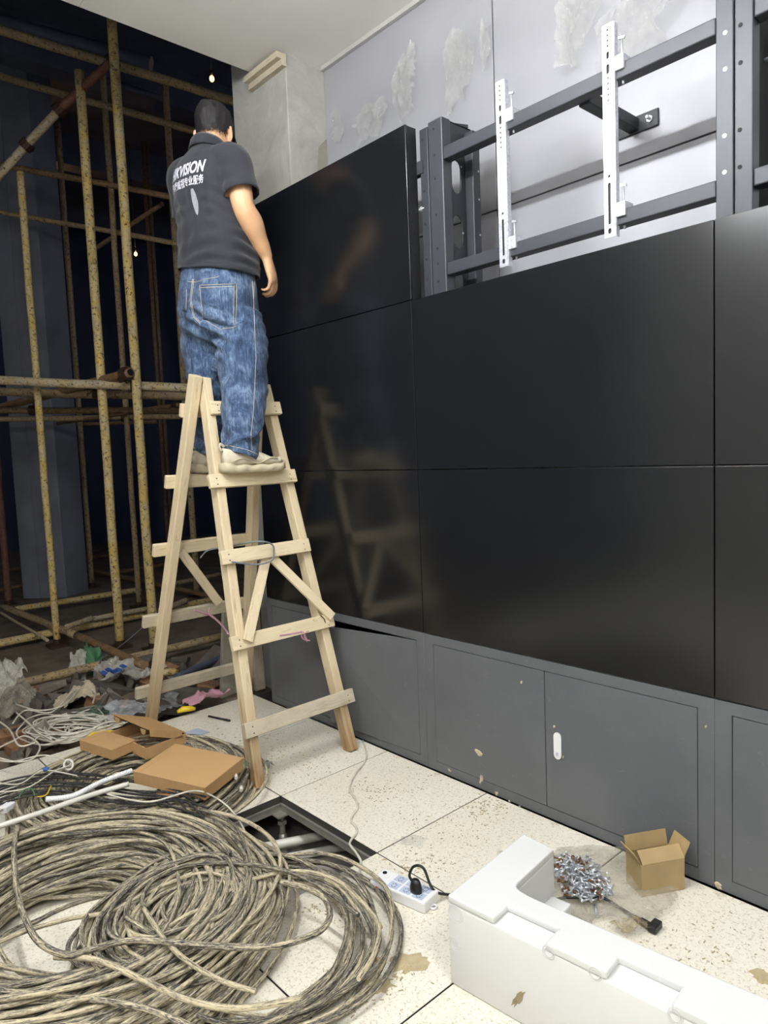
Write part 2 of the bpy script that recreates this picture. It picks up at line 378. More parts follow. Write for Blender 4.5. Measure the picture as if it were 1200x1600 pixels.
# linear battens hung below the ceiling (all behind or above the camera)
LE = NT('tube_light'); LE.base((1, 1, 1, 1)); LE.b.inputs['Emission Color'].default_value = (.965, .985, 1.0, 1); LE.b.inputs['Emission Strength'].default_value = PANEL_EMIT
LZ = 3.06
LE2 = LE.m.copy(); LE2.name = 'tube_light_dim'; LE2.node_tree.nodes['Principled BSDF'].inputs['Emission Strength'].default_value = PANEL_EMIT*.45
for i, (x, y) in enumerate(LIGHT_PANELS):
    t = thing('hanging_light', (x, y, CEIL), 'white linear light hung below the ceiling, '+['beside the metal wall, far one', 'beside the metal wall, near one', 'away from the metal wall, far one', 'away from the metal wall, near one'][i], 'light', 'hanging linear lights')
    for yy in (y-.45, y+.45): b = MB(); b.tube([(x, yy, LZ+.05), (x, yy, CEIL-.001)], .004, 6); obj('rod', b, M['white'], t)
    b = MB(); b.box(x-.03, x+.03, y-.62, y+.62, LZ+.03, LZ+.055); obj('housing', b, M['white'], t, bev=.003)
    b = MB(); b.tube([(x, y-.60, LZ), (x, y+.60, LZ)], .028, 12); obj('tube', b, LE.m if i < 2 else LE2, t)
    b = MB(); b.box(x-.02, x+.02, y-.62, y-.60, LZ-.03, LZ+.03); b.box(x-.02, x+.02, y+.60, y+.62, LZ-.03, LZ+.03); obj('end_cap', b, M['white'], t)
# the rest of the room, behind the camera
RW = simple('room_plaster', lin('b9b7b2'), .85, 0, .05, 3)
b = MB(); b.box(-4.5, -4.3, -5.2, CY, -.2, CEIL+.1); obj('wall_left', b, RW, kind='structure')
b = MB(); b.box(-4.5, WX+.08, -5.4, -5.2, -.2, CEIL+.1); obj('wall_back', b, RW, kind='structure')
# batten of raw wood under the ceiling beside the column
b = MB(); b.bar((.185, 1.385, 3.405), (.185, 1.06, 3.405), .03, .06); b.bar((.155, 1.385, 3.42), (.155, 1.06, 3.42), .03, .03); obj('wood_batten', b, M['wooddirty'], label='short raw timber batten tucked between ceiling edge and concrete column', cat='batten')

# ================================================================== VIDEO WALL
ZC, H, WD = .5872, .68992, 1.21
cols = [(0, WD), (-WD, 0), (-2*WD, -WD)]
where = [['at the bottom of the left column, behind the ladder', 'middle of the left column, behind the worker', 'topmost of the left column, standing above its neighbours'],
         ['bottom of the middle column, above the cabinet with the handle', 'upper one of the middle column, below the open steel frame'],
         ['bottom of the right column, cut by the picture edge', 'upper one of the right column, below the steel posts']]
for ci, (y0, y1) in enumerate(cols):
    for r in range(3 if ci == 0 else 2):
        z0 = ZC+H*r; z1 = z0+H; g = .0018
        t = thing('display_panel', (0, (y0+y1)/2, z0), 'blank black flat display panel, '+where[ci][r], 'display', 'video wall display panels')
        b = MB(); b.box(.012, .062, y0+g+.001, y1-g-.001, z0+g+.001, z1-g-.001); obj('housing', b, M['screenedge'], t, bev=.002)
        b = MB(); b.box(.000, .012, y0+g, y1-g, z0+g, z1-g); obj('screen', b, M['screen'], t, bev=.0015)
        if r == 2:
            b = MB()
            for k in range(14): b.disc((.02+.014*(k % 2), y0+g+.001, z0+.05+k*.044), (0, -1, 0), .003, 6, .0012)
            b.disc((.035, y0+g+.001, z0+.36), (0, -1, 0), .004, 6, .0012)
            obj('vent_hole', b, M['dark'], t, kind='stuff')
            b = MB(); b.box(.062, .11, y0+.15, y1-.15, z0+.08, z1-.08); obj('rear_cover', b, M['screenedge'], t, bev=.01)
            b = MB(); b.bar((.075, y0+.2, z1-.16), (.075, y0-.03, z1-.16), .03, .05); obj('mounting_arm', b, M['framedark'], t)
            b = MB(); b.tube([(.07, y0+.05, z1-.32), (.07, y0-.025, z1-.32)], .006, 8); b.tube([(.07, y0-.006, z1-.32), (.07, y0-.014, z1-.32)], .012, 6, sm=False); obj('bolt', b, M['screwsteel'], t)

# ------------------------------------------------------------------ base cabinets
def rect(a0, a1, b0, b1): return [(a0, b0), (a1, b0), (a1, b1), (a0, b1)]
cab_lab = ['dark grey base cabinet at the far end, one door sprung ajar, behind the ladder', 'dark grey base cabinet in the middle with a silver pull handle and plaster splashes', 'dark grey base cabinet at the right edge of the picture, nearest the carton']
doors = [[(1.167, .655), (.652, .046)], [(-.055, -.605), (-.608, -1.158)], [(-1.262, -1.81), (-1.813, -2.365)]]
for ci, (y0, y1) in enumerate(cols):
    t = thing('base_cabinet', (.25, (y0+y1)/2, 0), cab_lab[ci], 'cabinet', 'base cabinets under the displays')
    da, db = doors[ci][1][1], doors[ci][0][0]; z0, z1 = .042, .545
    plate('face_frame', rect(y0+.001, y1-.001, .001, ZC-.002), [rect(da-.003, db+.003, z0-.003, z1+.003)], .018, lambda a, b_, w: V((w, a, b_)), M['cabinet'], t)
    b = MB(); b.box(.03, .42, y0+.002, y0+.02, .001, ZC-.002); b.box(.03, .42, y1-.02, y1-.002, .001, ZC-.002); b.box(.03, .42, y0+.02, y1-.02, .001, .02); b.box(.03, .42, y0+.02, y1-.02, ZC-.02, ZC-.002); b.box(.40, .42, y0+.02, y1-.02, .02, ZC-.02)
    b.box(.019, .03, y0+.002, y1-.002, .001, .03); b.box(.019, .03, y0+.002, y1-.002, z1+.008, ZC-.002); b.box(.019, .03, y0+.002, y0+.03, .03, z1); b.box(.019, .03, y1-.03, y1-.002, .03, z1)
    obj('carcass', b, M['framedark'], t)
    for di, (a, c_) in enumerate(doors[ci]):
        b = MB(); pr_ = (ci == 0 and di == 1)
        if pr_:       # hinged at c_ and leaning out at its free edge, more at the top
            A, C_ = a-.001, c_
            b.hexa([(-.020, A, z0-.005), (-.004, A, z0-.005), (.017, C_, z0), (.001, C_, z0), (-.052, A, z1-.024), (-.036, A, z1-.024), (.017, C_, z1), (.001, C_, z1)][:0] or
                   [(-.020, A, z0-.004), (-.002, A, z0-.004), (.016, C_, z0), (.001, C_, z0), (-.055, A, z1-.02), (-.037, A, z1-.02), (.016, C_, z1), (.001, C_, z1)])
        else: b.box(.001, .016, min(a, c_), max(a, c_), z0, z1)
        d = obj('door', b, M['cabinet'], t, bev=.0012)
        if ci == 1 and di == 1:
            yh, zh = -.661, .285
            plate('handle', slot(yh, zh, .030, .098), [], .006, lambda a, b_, w: V((-w, a, b_)), M['white'], d, label='white metal pull handle plate')
            b = MB(); b.bar((-.010, yh, zh+.034), (-.010, yh, zh-.008), .014, .008); b.disc((-.006, yh, zh-.03), (-1, 0, 0), .007, 12, .002); obj('latch', b, M['galv'], d)
# dried splashes on the middle cabinet: thin lumps of plaster stuck to the doors
def blob(name, c, nrm, ax, ay, seed, mat, th=.003, n=14, parent=None, **kw):
    rnd = random.Random(seed); nrm = V(nrm).normalized(); ax = V(ax); ay = V(ay); b = MB(); R1 = []; R2 = []
    for k in range(n):
        t = 2*PI*k/n; r = .65+.55*rnd.random(); p = V(c)+ax*(r*math.cos(t))+ay*(r*math.sin(t)); R1.append(p); R2.append(V(c)+(p-V(c))*.7+nrm*th)
    b.loft([R1, R2], True, 0, False); return obj(name, b, mat, parent, **kw)
sp = [(748, 1176, .02, .012), (752, 1218, .009, .022), (776, 1240, .007, .010), (796, 1252, .006, .006), (702, 1203, .010, .006), (1122, 1384, .012, .010), (866, 1135, .004, .006), (880, 1183, .003, .008), (815, 1066, .004, .008), (1103, 1135, .003, .006), (812, 1260, .005, .004)]
for i, (u, v, a, c_) in enumerate(sp):
    q = on('x', -.0005, u, v); zz = ['low on the door left of the handle', 'on the rail under the left door', 'near the bottom rail, second splash', 'on bottom rail, third splash', 'at the lower left corner of the middle cabinet', 'at the foot of the right cabinet', 'just above the handle', 'just below the handle', 'high on the left door', 'on the right stile', 'on bottom rail, rightmost small splash'][i]
    blob('plaster_splash', q, (-1, 0, 0), (0, a, a*.3), (0, -c_*.3, c_), i, M['scuff'], label='small dried plaster splash '+zz, cat='splash', group='plaster splashes on the cabinets')

# ------------------------------------------------------------------ steel mounting frame behind the displays
fr = thing('mounting_frame', (.1, -.6, 0), 'dark grey bolted steel mounting frame behind and above the displays', 'frame')
FX = .065
def hole_set(pts, nrm, mat, parent, r=.005):
    b = MB()
    for p in pts: b.disc(p, nrm, r, 8, .0008)
    obj('bolt_hole', b, mat, parent, kind='stuff')
zt = 2.655
# left upright: two front channels, a slotted web running back, a rear channel
b = MB(); b.box(FX, FX+.05, -.057, -.012, 0.6, zt-.012); u0 = obj('upright', b, M['framedark'], fr, bev=.003)
hole_set([(FX, -.030, zz) for zz in (2.05, 2.13, 2.27, 2.40, 2.49, 2.6)], (-1, 0, 0), M['dark'], u0)
b = MB(); b.box(FX, FX+.05, -.136, -.060, 0.6, zt); u1 = obj('upright', b, M['frame'], fr, bev=.004)
hole_set([(FX, -.092, zz) for zz in (2.03, 2.10, 2.16, 2.29, 2.43, 2.52, 2.62)], (-1, 0, 0), M['dark'], u1)
web = plate('web_plate', rect(FX+.05, .245, 0.6, zt-.004), [slot(FX+.085, zz, .055, .13) for zz in (2.445, 2.23, 2.015, 1.80, 1.58, 1.36, 1.14)], .006, lambda a, b_, w: V((a, -.13+w, b_)), M['framedark'], fr)
hole_set([(FX+.115, -.1302, zz) for zz in (2.49, 2.23)], (0, -1, 0), M['galv'], web, .004)
b = MB(); b.box(.20, .245, -.175, -.131, 0.6, zt-.03); u2 = obj('upright', b, M['framedark'], fr, bev=.004)
hole_set([(.232, -.1755, zz) for zz in (2.47, 2.36, 2.22, 2.1)], (0, -1, 0), M['galv'], u2, .004)
b = MB(); b.box(FX+.05, .245, -.13, -.06, zt-.008, zt-.003); b.bar((.17, -.10, zt+.002), (.23, -.12, zt+.004), .03, .012); obj('top_cap', b, M['framedark'], fr)
# right upright, carried up past the frame
zt2 = 3.4
b = MB(); b.box(FX, FX+.05, -1.2365, -1.188, 0.6, zt2); u3 = obj('upright', b, M['frame'], fr, bev=.003)
b = MB(); b.box(FX, FX+.05, -1.288, -1.2395, 0.6, zt2); u4 = obj('upright', b, M['frame'], fr, bev=.003)
for k, (u, v) in enumerate([(1133, 51), (1133, 108), (1132, 212), (1132, 269)]):
    q = on('x', FX, u, v); hole_set([q], (-1, 0, 0), M['white'], u3, .0065)
for (u, v) in [(1157, 39), (1157, 98), (1156, 203), (1156, 261)]:
    q = on('x', FX, u, v); hole_set([q], (-1, 0, 0), M['dark'], u4, .0065)
web2 = plate('web_plate', rect(FX+.05, .30, 0.6, zt2), [], .006, lambda a, b_, w: V((a, -1.27+w, b_)), M['dark'], fr)
b = MB(); b.box(.26, .30, -1.33, -1.271, .6, zt2); obj('upright', b, M['framedark'], fr, bev=.003)
hole_set([(.25, -1.2705, zz) for zz in (2.33, 2.47, 2.6, 2.75)], (0, -1, 0), M['galv'], web2, .005)
b = MB(); b.tube([(.2, -1.27, 2.69), (.2, -1.30, 2.69)], .006, 8); b.tube([(.2, -1.27, 2.43), (.2, -1.30, 2.43)], .006, 8); obj('bolt', b, M['screwsteel'], fr)
# crossbars: 48 mm square tube, upper and lower, in both bays
for (ya, yb) in ((-.137, -1.187), (-1.289, -2.35)):
    for zz in (2.515, 2.07):
        b = MB(); b.bar((FX+.028, ya, zz), (FX+.028, yb, zz), .05, .048); obj('crossbar', b, M['frame'], fr, bev=.004)
b = MB(); b.box(FX, FX+.05, -2.40, -2.351, .6, zt2); obj('upright', b, M['frame'], fr, bev=.003)
# stand-off arm to the wall with its bolted foot plate
ay, az = -.735, 2.505
b = MB(); b.bar((FX+.05, ay, az), (WX-.008, ay, az), .042, .042); arm = obj('standoff_arm', b, M['framedark'], fr, bev=.003)
b = MB(); b.box(WX-.009, WX-.001, ay-.095, ay+.095, az-.03, az+.03); obj('foot_plate', b, M['framedark'], arm, bev=.003)
b = MB()
for yy in (ay-.065, ay+.065):
    b.tube([(WX-.009, yy, az), (WX-.016, yy, az)], .012, 6, sm=False); b.tube([(WX-.016, yy, az), (WX-.035, yy, az+.002)], .0055, 8)
obj('bolt', b, M['screwsteel'], arm)
# galvanised hanging strips hooked on the crossbars
for i, (u, v, lab) in enumerate([(780, 240, 'left one of two perforated silver hanging strips hooked on the frame'), (948, 200, 'right one of two perforated silver hanging strips hooked on the frame')]):
    q = on('x', FX-.02, u, v); y = q.y; z0, z1 = 2.013, 2.665; x = FX-.008
    t = thing('hanging_strip', (x, y, z0), lab, 'bracket', 'galvanised strips on the frame')
    hs = [slot(y, z1-.018-.016*k, .007, .0071) for k in range(4)]+[slot(y, z1-.094, .010, .022), slot(y, z1-.135, .011, .03)]+[slot(y, z1-.162-.017*k, .007, .0071) for k in range(5)]
    hs += [slot(y, z0+.02, .012, .018), slot(y, z0+.105, .010, .13), slot(y, z0+.19, .009, .0091)]
    plate('strip', rect(y-.019, y+.019, z0, z1), hs, .0025, lambda a, b_, w: V((x-.0012+w, a, b_)), M['galv'], t)
    b = MB(); b.box(x+.0013, x+.022, y-.0215, y-.019, z0, z1); obj('flange', b, M['galv'], t)
    b = MB(); b.box(x+.0045, x+.0065, y-.017, y+.019, z0+.002, z1-.002); obj('hole_shade_strip', b, M['framedark'], t)  # dark strip added behind the holes, stands in for the shade inside them
    for zz in (2.515, 2.07):
        b = MB(); b.box(x+.0015, x+.055, y-.052, y-.0275, zz+.0, zz+.045); b.box(x+.0015, x+.02, y-.0275, y-.0216, zz+.0, zz+.045)
        hk = obj('hook', b, M['galv'], t, bev=.002)
        b = MB(); b.tube([(x-.003+.018, y-.04, zz+.03), (x-.003+.018, y-.04, zz+.092)], .0035, 6); b.bar((x+.015, y-.05, zz+.095), (x+.015, y-.03, zz+.1), .006, .008); b.tube([(x+.03, y-.035, zz-.034), (x+.03, y-.035, zz-.02)], .004, 6); obj('bolt', b, M['screwsteel'], hk)

# plastic film scraps left on the wall
def crumple(name, c, ax, ay, nrm, seed, mat, amp=.03, n=22, shape=None, drop=0., **kw):
    c, ax, ay, nrm = V(c), V(ax), V(ay), V(nrm).normalized(); b = MB(); off = V((seed*7.3, seed*3.1, seed*1.7)); vs = []; keep = {}
    for i in range(n+1):
        for j in range(n+1):
            a, d = 2*i/n-1, 2*j/n-1
            e = noise.noise(V((a*2, d*2, 0))+off)*.35
            p = c+ax*(a+.18*noise.noise(V((a*2.3, d*2.3, 3))+off))+ay*(d+.18*noise.noise(V((a*2.3, d*2.3, 9))+off))
            hgt = .5+1.1*noise.noise(V((a*1.6, d*1.2, 5))+off*1.3)+.75*abs(noise.noise(V((a*3.4+d, d*2.8, 7))+off))+.28*abs(noise.noise(V((a*8, d*8, 2))+off)); hgt = max(.02, hgt*(1-.55*(a*a+d*d)/1.4))
            p += nrm*(amp*hgt+.002)
            keep[(i, j)] = (math.hypot(a, d) if shape is None else shape(a, d))+e < .86; vs.append(p)
    fs = []
    for i in range(n):
        for j in range(n):
            if keep[(i, j)] and keep[(i+1, j)] and keep[(i, j+1)] and keep[(i+1, j+1)]: fs.append((i*(n+1)+j, (i+1)*(n+1)+j, (i+1)*(n+1)+j+1, i*(n+1)+j+1))
    b.add(vs, fs, None, 0, True); return obj(name, b, mat, **kw)
def wallscrap(u, v, w, h, lean, seed, lab, amp=.05):
    q = on('x', WX-.003, u, v); crumple('plastic_film', q, (0, -w, w*lean), (0, 0, h), (-1, 0, 0), seed, M['film'], amp, 26, label=lab, cat='plastic film', group='torn plastic film on the wall')
wallscrap(585, 190, .16, .12, .35, 1, 'torn clear plastic film on the grey wall nearest the concrete column', .05)
wallscrap(640, 135, .11, .19, .5, 2, 'crinkled shiny film on the wall right above the topmost display')
wallscrap(718, 110, .10, .20, .5, 3, 'hanging twist of clear film left of the wall seam')
wallscrap(762, 70, .04, .12, .3, 4, 'narrow film shred just beside the vertical wall seam', .03)
wallscrap(905, 45, .12, .17, .4, 5, 'bunched clear film on the wall above the right hanging strip', .07)
wallscrap(1000, 40, .22, .20, .4, 6, 'wide sheet of crumpled film on the wall beside the right posts', .06)
wallscrap(530, 200, .05, .10, .3, 7, 'small film shred on the wall low beside the column', .03)

# ================================================================== LADDER
ld = thing('step_ladder', (-.37, .88, 0), 'home-made raw pine A-frame step ladder standing on the cream floor', 'ladder')
def leg(p, q, w, h, lab=None): b = MB(); d = V(q)-V(p); b.bar(p, V(p)+d, w, h, (0, 1, 0)); obj('leg', b, M['woodleg'], ld, bev=.004)
leg((-.618, .378, 0), (-.472, .893, 1.72), .044, .058); leg((-.628, 1.385, .005), (-.522, .873, 1.735), .044, .058)
leg((-.118, .38, 0), (-.152, .893, 1.70), .044, .058); leg((-.058, 1.39, .005), (-.20, .873, 1.70), .044, .058)
k = (.893-.378)/1.72
def fy(zz): return .378+k*zz-.029-.012
def by(zz): return 1.385-(1.385-.873)/1.735*zz+.029+.012
nf = V((0, k, 1)); nb = V((0, -k, 1))
for i, (x0, x1, zz) in enumerate([(-.645, -.070, .238), (-.625, -.088, .580), (-.592, -.128, .930), (-.575, -.118, 1.256), (-.495, -.118, 1.583)]):
    b = MB(); b.bar((x0, fy(zz), zz), (x1, fy(zz)+.0, zz+.004), .024, .062, nf); rg = obj('rung', b, M['wooddirty'] if i == 0 else M['wood'], ld, bev=.003)
    b = MB()
    for xx in (x0+.035, x1-.035):
        for dz in (-.012, .013): b.disc((xx, fy(zz)-.0125+k*dz, zz+dz), (0, -1, .3), .003, 6, .0015)
    obj('nail', b, M['coupler'], rg, kind='stuff')
for i, (x0, x1, zz) in enumerate([(-.70, -.03, .19), (-.685, -.06, .572), (-.655, -.10, .930), (-.615, -.14, 1.256), (-.565, -.17, 1.583)]):
    b = MB(); b.bar((x0, by(zz), zz), (x1, by(zz), zz), .024, .062, nb); obj('rung', b, M['wooddirty'] if i < 2 else M['wood'], ld, bev=.003)
def brace(p, q): b = MB(); b.bar(p, q, .014, .045, (1, 0, 0)); b.v = b.v; obj('brace', b, M['wood'], ld, bev=.002)
brace((-.36, fy(.905)+.016, .905), (-.56, fy(.575)-.022, .585)); brace((-.335, fy(.905)+.016, .905), (-.10, fy(.60)-.022, .60))
brace((-.52, by(.91)-.02, .91), (-.28, by(.60)-.02, .60))
# wire and string tied to the ladder
P = [on('y', fy(.93)-.03, *c) for c in [(313, 872), (330, 862), (352, 856), (400, 846), (424, 850), (428, 862), (424, 876), (402, 882), (378, 880), (362, 878)]]
P = [V((p.x, p.y+(.35 if i < 3 else 0), p.z)) for i, p in enumerate(P)]
P[0:3] = [on('y', .98, 313, 872), on('y', .93, 325, 860), on('y', .83, 352, 855)]
b = MB(); b.tube(spline(P, 6), .004, 6); obj('tie_wire', b, M['greywire'], label='grey tie wire looped around the third ladder rung', cat='wire')
P = [on('y', fy(.58)-.016, *c) for c in [(437, 993), (458, 990), (474, 988), (476, 996), (480, 1002), (476, 990), (482, 986)]]
b = MB(); b.tube(spline(P, 5), .004, 6); P = [on('y', fy(.58)-.018, *c) for c in [(470, 986), (473, 998), (484, 1001)]]; b.tube(spline(P, 4), .003, 6); obj('pink_string', b, M['pink'], label='pink string knotted under the front second rung', cat='string')
P = [on('y', 1.13, *c) for c in [(303, 953), (318, 958), (330, 962)]]+[on('y', .9, 345, 975), on('y', .6, 357, 990)]
b = MB(); b.tube(spline(P, 5), .005, 6); P2 = [on('y', 1.12, *c) for c in [(328, 950), (326, 958), (333, 966)]]; b.tube(spline(P2, 4), .004, 6); obj('pink_string', b, M['pink'], label='pale pink string strung from back rung to front leg', cat='string')
P = [on('y', fy(.60)-.018, *c) for c in [(501, 962), (507, 968), (508, 978), (503, 983)]]
b = MB(); b.tube(spline(P, 5), .0025, 6); obj('tie_wire', b, M['coupler'], label='rusty wire twist at the right end of the second rung', cat='wire')
# boards leaning behind the ladder
b = MB(); p0 = V((-.06, 1.60, -.06)); b.hexa([(-.16, 1.50, -.09), (.02, 1.53, -.09), (.02, 1.56, -.09), (-.16, 1.53, -.09), (-.075, 1.56, .50), (.06, 1.58, .50), (.06, 1.605, .50), (-.075, 1.585, .50)]); obj('leaning_board', b, M['woodgrey'], label='grey plaster-stained board leaning behind the ladder, left one', cat='board', bev=.003)
b = MB(); b.hexa([(.035, 1.43, -.002), (.10, 1.43, -.002), (.10, 1.46, -.002), (.035, 1.46, -.002), (.06, 1.50, .52), (.125, 1.50, .52), (.125, 1.53, .52), (.06, 1.53, .52)]); obj('leaning_board', b, M['wooddirty'], label='narrow stained board leaning at the end of the base cabinets', cat='board', bev=.003)
# ================================================================== ON THE RAISED FLOOR
rng = random.Random(11)
def coil(name, c, rlo, rhi, n, hgt, cr, seed, label, squash=1.0, ang=0.0, tilt=.25, mats=('mudcable',), z0=0.0, hw=None):
    rd = random.Random(seed); c = V(c); t = thing(name, c, label, 'cable coil', 'muddy cable coils')
    for i in range(n):
        q = rd.random(); R = rlo+(rhi-rlo)*q; prof = math.sqrt(max(.05, 1-(2*q-1)**2)); r = cr*rd.uniform(.85, 1.12)
        z = z0+r+hgt*prof*(i/n)**.8+rd.uniform(0, .012)
        ox, oy = rd.gauss(0, .03), rd.gauss(0, .03); a2, p2, a3, p3 = rd.uniform(.01, .07), rd.uniform(0, 6.3), rd.uniform(.0, .025), rd.uniform(0, 6.3); wz, pz = rd.uniform(.004, .02), rd.uniform(0, 6.3); P = []
        K = 60
        for k in range(K):
            th = 2*PI*k/K; rr = R*(1+a2*math.cos(2*th+p2)+a3*math.cos(3*th+p3)+.006*math.sin(7*th+p3))
            x, y = rr*math.cos(th), rr*squash*math.sin(th); X = x*math.cos(ang)-y*math.sin(ang)+ox; Y = x*math.sin(ang)+y*math.cos(ang)+oy
            P.append((c.x+X, c.y+Y, max(z0+r*.9, z+wz*math.cos(2*th+pz)+.3*wz*math.sin(5*th+p2))))
        b = MB(); b.tube(P, r, 7, True); obj('cable_loop', b, M[mats[i % len(mats)]], t)
    return t
def strand(t, pts, z, r=.0064, mat='mudcable', n=8):
    P = []
    for q in pts:
        zz = q[2] if len(q) > 2 else z
        P.append(on('z', zz, q[0], q[1]))
    b = MB(); b.tube(spline(P, 7), r, 7); obj('cable_strand', b, M[mat], t)
rear = coil('cable_coil', (-1.0, .69, 0), .16, .45, 150, .085, .0062, 5, 'muddy coil of cable lying behind, with the flat brown boxes on it', 1.0, .4)
frt = coil('cable_coil', (-1.48, -.04, 0), .25, .56, 250, .115, .0064, 8, 'biggest muddy cable coil in the left foreground, spilling out of the picture', 1.0, .9)
inn = coil('cable_coil', (-1.26, -.27, .0), .12, .29, 95, .09, .0064, 21, 'tight muddy coil lying inside the right half of the big foreground coil', .8, .5, z0=.03)
rgt = coil('cable_coil', (-1.14, -.44, 0), .28, .365, 13, .04, .0064, 33, 'loose outer loops of muddy cable reaching out towards the white power strip', 1.0, .2, z0=.01)
strand(frt, [(28, 1290, .13), (22, 1330), (27, 1395), (38, 1430), (55, 1465), (80, 1485), (110, 1492), (145, 1483), (200, 1470), (260, 1472), (330, 1478), (400, 1480), (450, 1474), (498, 1456), (515, 1432), (508, 1405), (480, 1388), (440, 1378)], .16, .0085)
strand(frt, [(-20, 1480), (40, 1455), (110, 1435), (170, 1425), (230, 1395), (300, 1365)], .12)
strand(frt, [(85, 1495), (150, 1500), (220, 1530), (300, 1565), (380, 1575), (470, 1560)], .15, .0075)
strand(frt, [(-20, 1545), (60, 1555), (150, 1562), (240, 1580), (330, 1620)], .13, .0075)
strand(frt, [(-10, 1330), (60, 1310), (150, 1300), (250, 1295), (330, 1310), (360, 1335)], .145)
strand(inn, [(230, 1420), (222, 1405), (240, 1375), (280, 1355), (330, 1348), (400, 1352), (450, 1362), (500, 1385), (560, 1430)], .14)
strand(inn, [(335, 1480), (332, 1440), (345, 1405), (380, 1380), (430, 1365), (480, 1362), (530, 1378), (575, 1420), (592, 1450), (585, 1490), (560, 1530)], .12)
strand(inn, [(225, 1420), (255, 1465), (290, 1500), (340, 1530), (400, 1550)], .15)
# dark thinner cables, white pipe, conduit and loose wires over the rear coil
dk = thing('cable_bundle', on('z', .1, 120, 1225), 'thin blackish cables crossing the rear coil on the left', 'cable bundle')
for i in range(9):
    o = i*5; strand(dk, [(-20, 1228+o*.9), (50, 1212+o*.8+rng.uniform(-4, 4)), (130, 1208+o+rng.uniform(-4, 4)), (210, 1216+o+rng.uniform(-5, 5)), (270+rng.uniform(-30, 20), 1230+o*.6), (300+rng.uniform(-50, 40), 1240+o*.9)], .115+.002*i, .0042, 'darkcable')
def single(name, pts, z, r, mat, label, cat, n=8, **kw):
    P = [on('z', q[2] if len(q) > 2 else z, q[0], q[1]) for q in pts]; b = MB(); b.tube(spline(P, 8), r, n); return obj(name, b, M[mat], label=label, cat=cat, **kw)
single('pvc_pipe', [(-30, 1300), (60, 1271), (140, 1243), (201, 1225)], .15, .0095, 'pvc', 'straight white plastic pipe lying over the rear cable coil', 'pipe', 12)
P = spline([on('z', .15, *q) for q in [(72, 1249), (115, 1243), (158, 1222), (206, 1204)]], 30)
b = MB(); b.tube(P, [.0105 if i % 2 else .0088 for i in range(len(P))], 10, sm=False); obj('corrugated_conduit', b, M['white'], label='white corrugated conduit ending under the big brown box', cat='conduit')
single('loose_wire', [(168, 1241), (200, 1249), (240, 1252), (301, 1236), (336, 1246, .10), (364, 1269, .06), (385, 1304, .05), (397, 1345, .02)], .15, .0035, 'whitewire', 'thin off-white wire running from the brown box down to the floor hole', 'wire', 6)
single('loose_wire', [(-10, 1238), (40, 1232), (85, 1205), (110, 1193), (70, 1180), (20, 1190), (-10, 1186)], .14, .003, 'whitewire', 'thin white wire looping at the left edge over the rear coil', 'wire', 6)
single('loose_wire', [(-10, 1222), (30, 1225), (60, 1206), (78, 1204), (120, 1212)], .145, .003, 'whitewire', 'thin white wire with the blue clip, left part of the rear coil', 'wire', 6)
single('loose_wire', [(30, 1245), (38, 1234), (50, 1233), (54, 1243)], .15, .0025, 'greenplastic', 'short green wire end among the cables at the left', 'wire', 6)
single('loose_wire', [(58, 1245), (72, 1242), (80, 1228)], .15, .0025, 'yellowplastic', 'short yellow wire end among the cables at the left', 'wire', 6)
q = on('z', .148, 72, 1202); b = MB(); b.tube([q-V((.009, -.004, 0)), q+V((.009, -.004, 0))], .009, 8); obj('wire_clip', b, M['blueplastic'], label='small blue clip on a white wire', cat='clip')
q = on('z', .14, 107, 1195); b = MB(); P = [q+V((.017*math.cos(a), .004*math.cos(a)*0+.010*math.sin(a), .017*math.sin(a))) for a in [2*PI*k/20 for k in range(20)]]; b.tube(P, .005, 6, True); obj('plastic_ring', b, M['pvc'], label='cream plastic ring standing among the black cables', cat='ring')
q = on('z', .15, 10, 1262); t = thing('wire_connector', q, 'white plug connector on wires at the left edge', 'connector')
b = MB(); b.obox(q, V((.016, .012, 0)), V((-.009, .012, 0)), V((0, 0, .011))); obj('body', b, M['white'], t, bev=.003); b = MB(); b.obox(q+V((.02, .015, 0)), V((.006, .0045, 0)), V((-.006, .008, 0)), V((0, 0, .007))); obj('nose', b, M['white'], t, bev=.002)
for i in range(3):
    b = MB(); b.tube(spline([q+V((-.012, -.009, 0)), q+V((-.03, -.02-.006*i, .005*i)), on('z', .13, -25, 1285+6*i)], 6), .0025, 6); obj('lead', b, M['whitewire'], t)
for i, (u, v, lab) in enumerate([(369, 1214, 'small cream cable sleeve on the right side of the rear coil'), (377, 1233, 'small white sleeve low on the right side of the rear coil')]):
    q = on('z', .11, u, v); b = MB(); b.tube([q-V((.006, .010, .0)), q+V((.006, .010, .004))], .007, 8); obj('cable_sleeve', b, M['pvc'], label=lab, cat='sleeve')

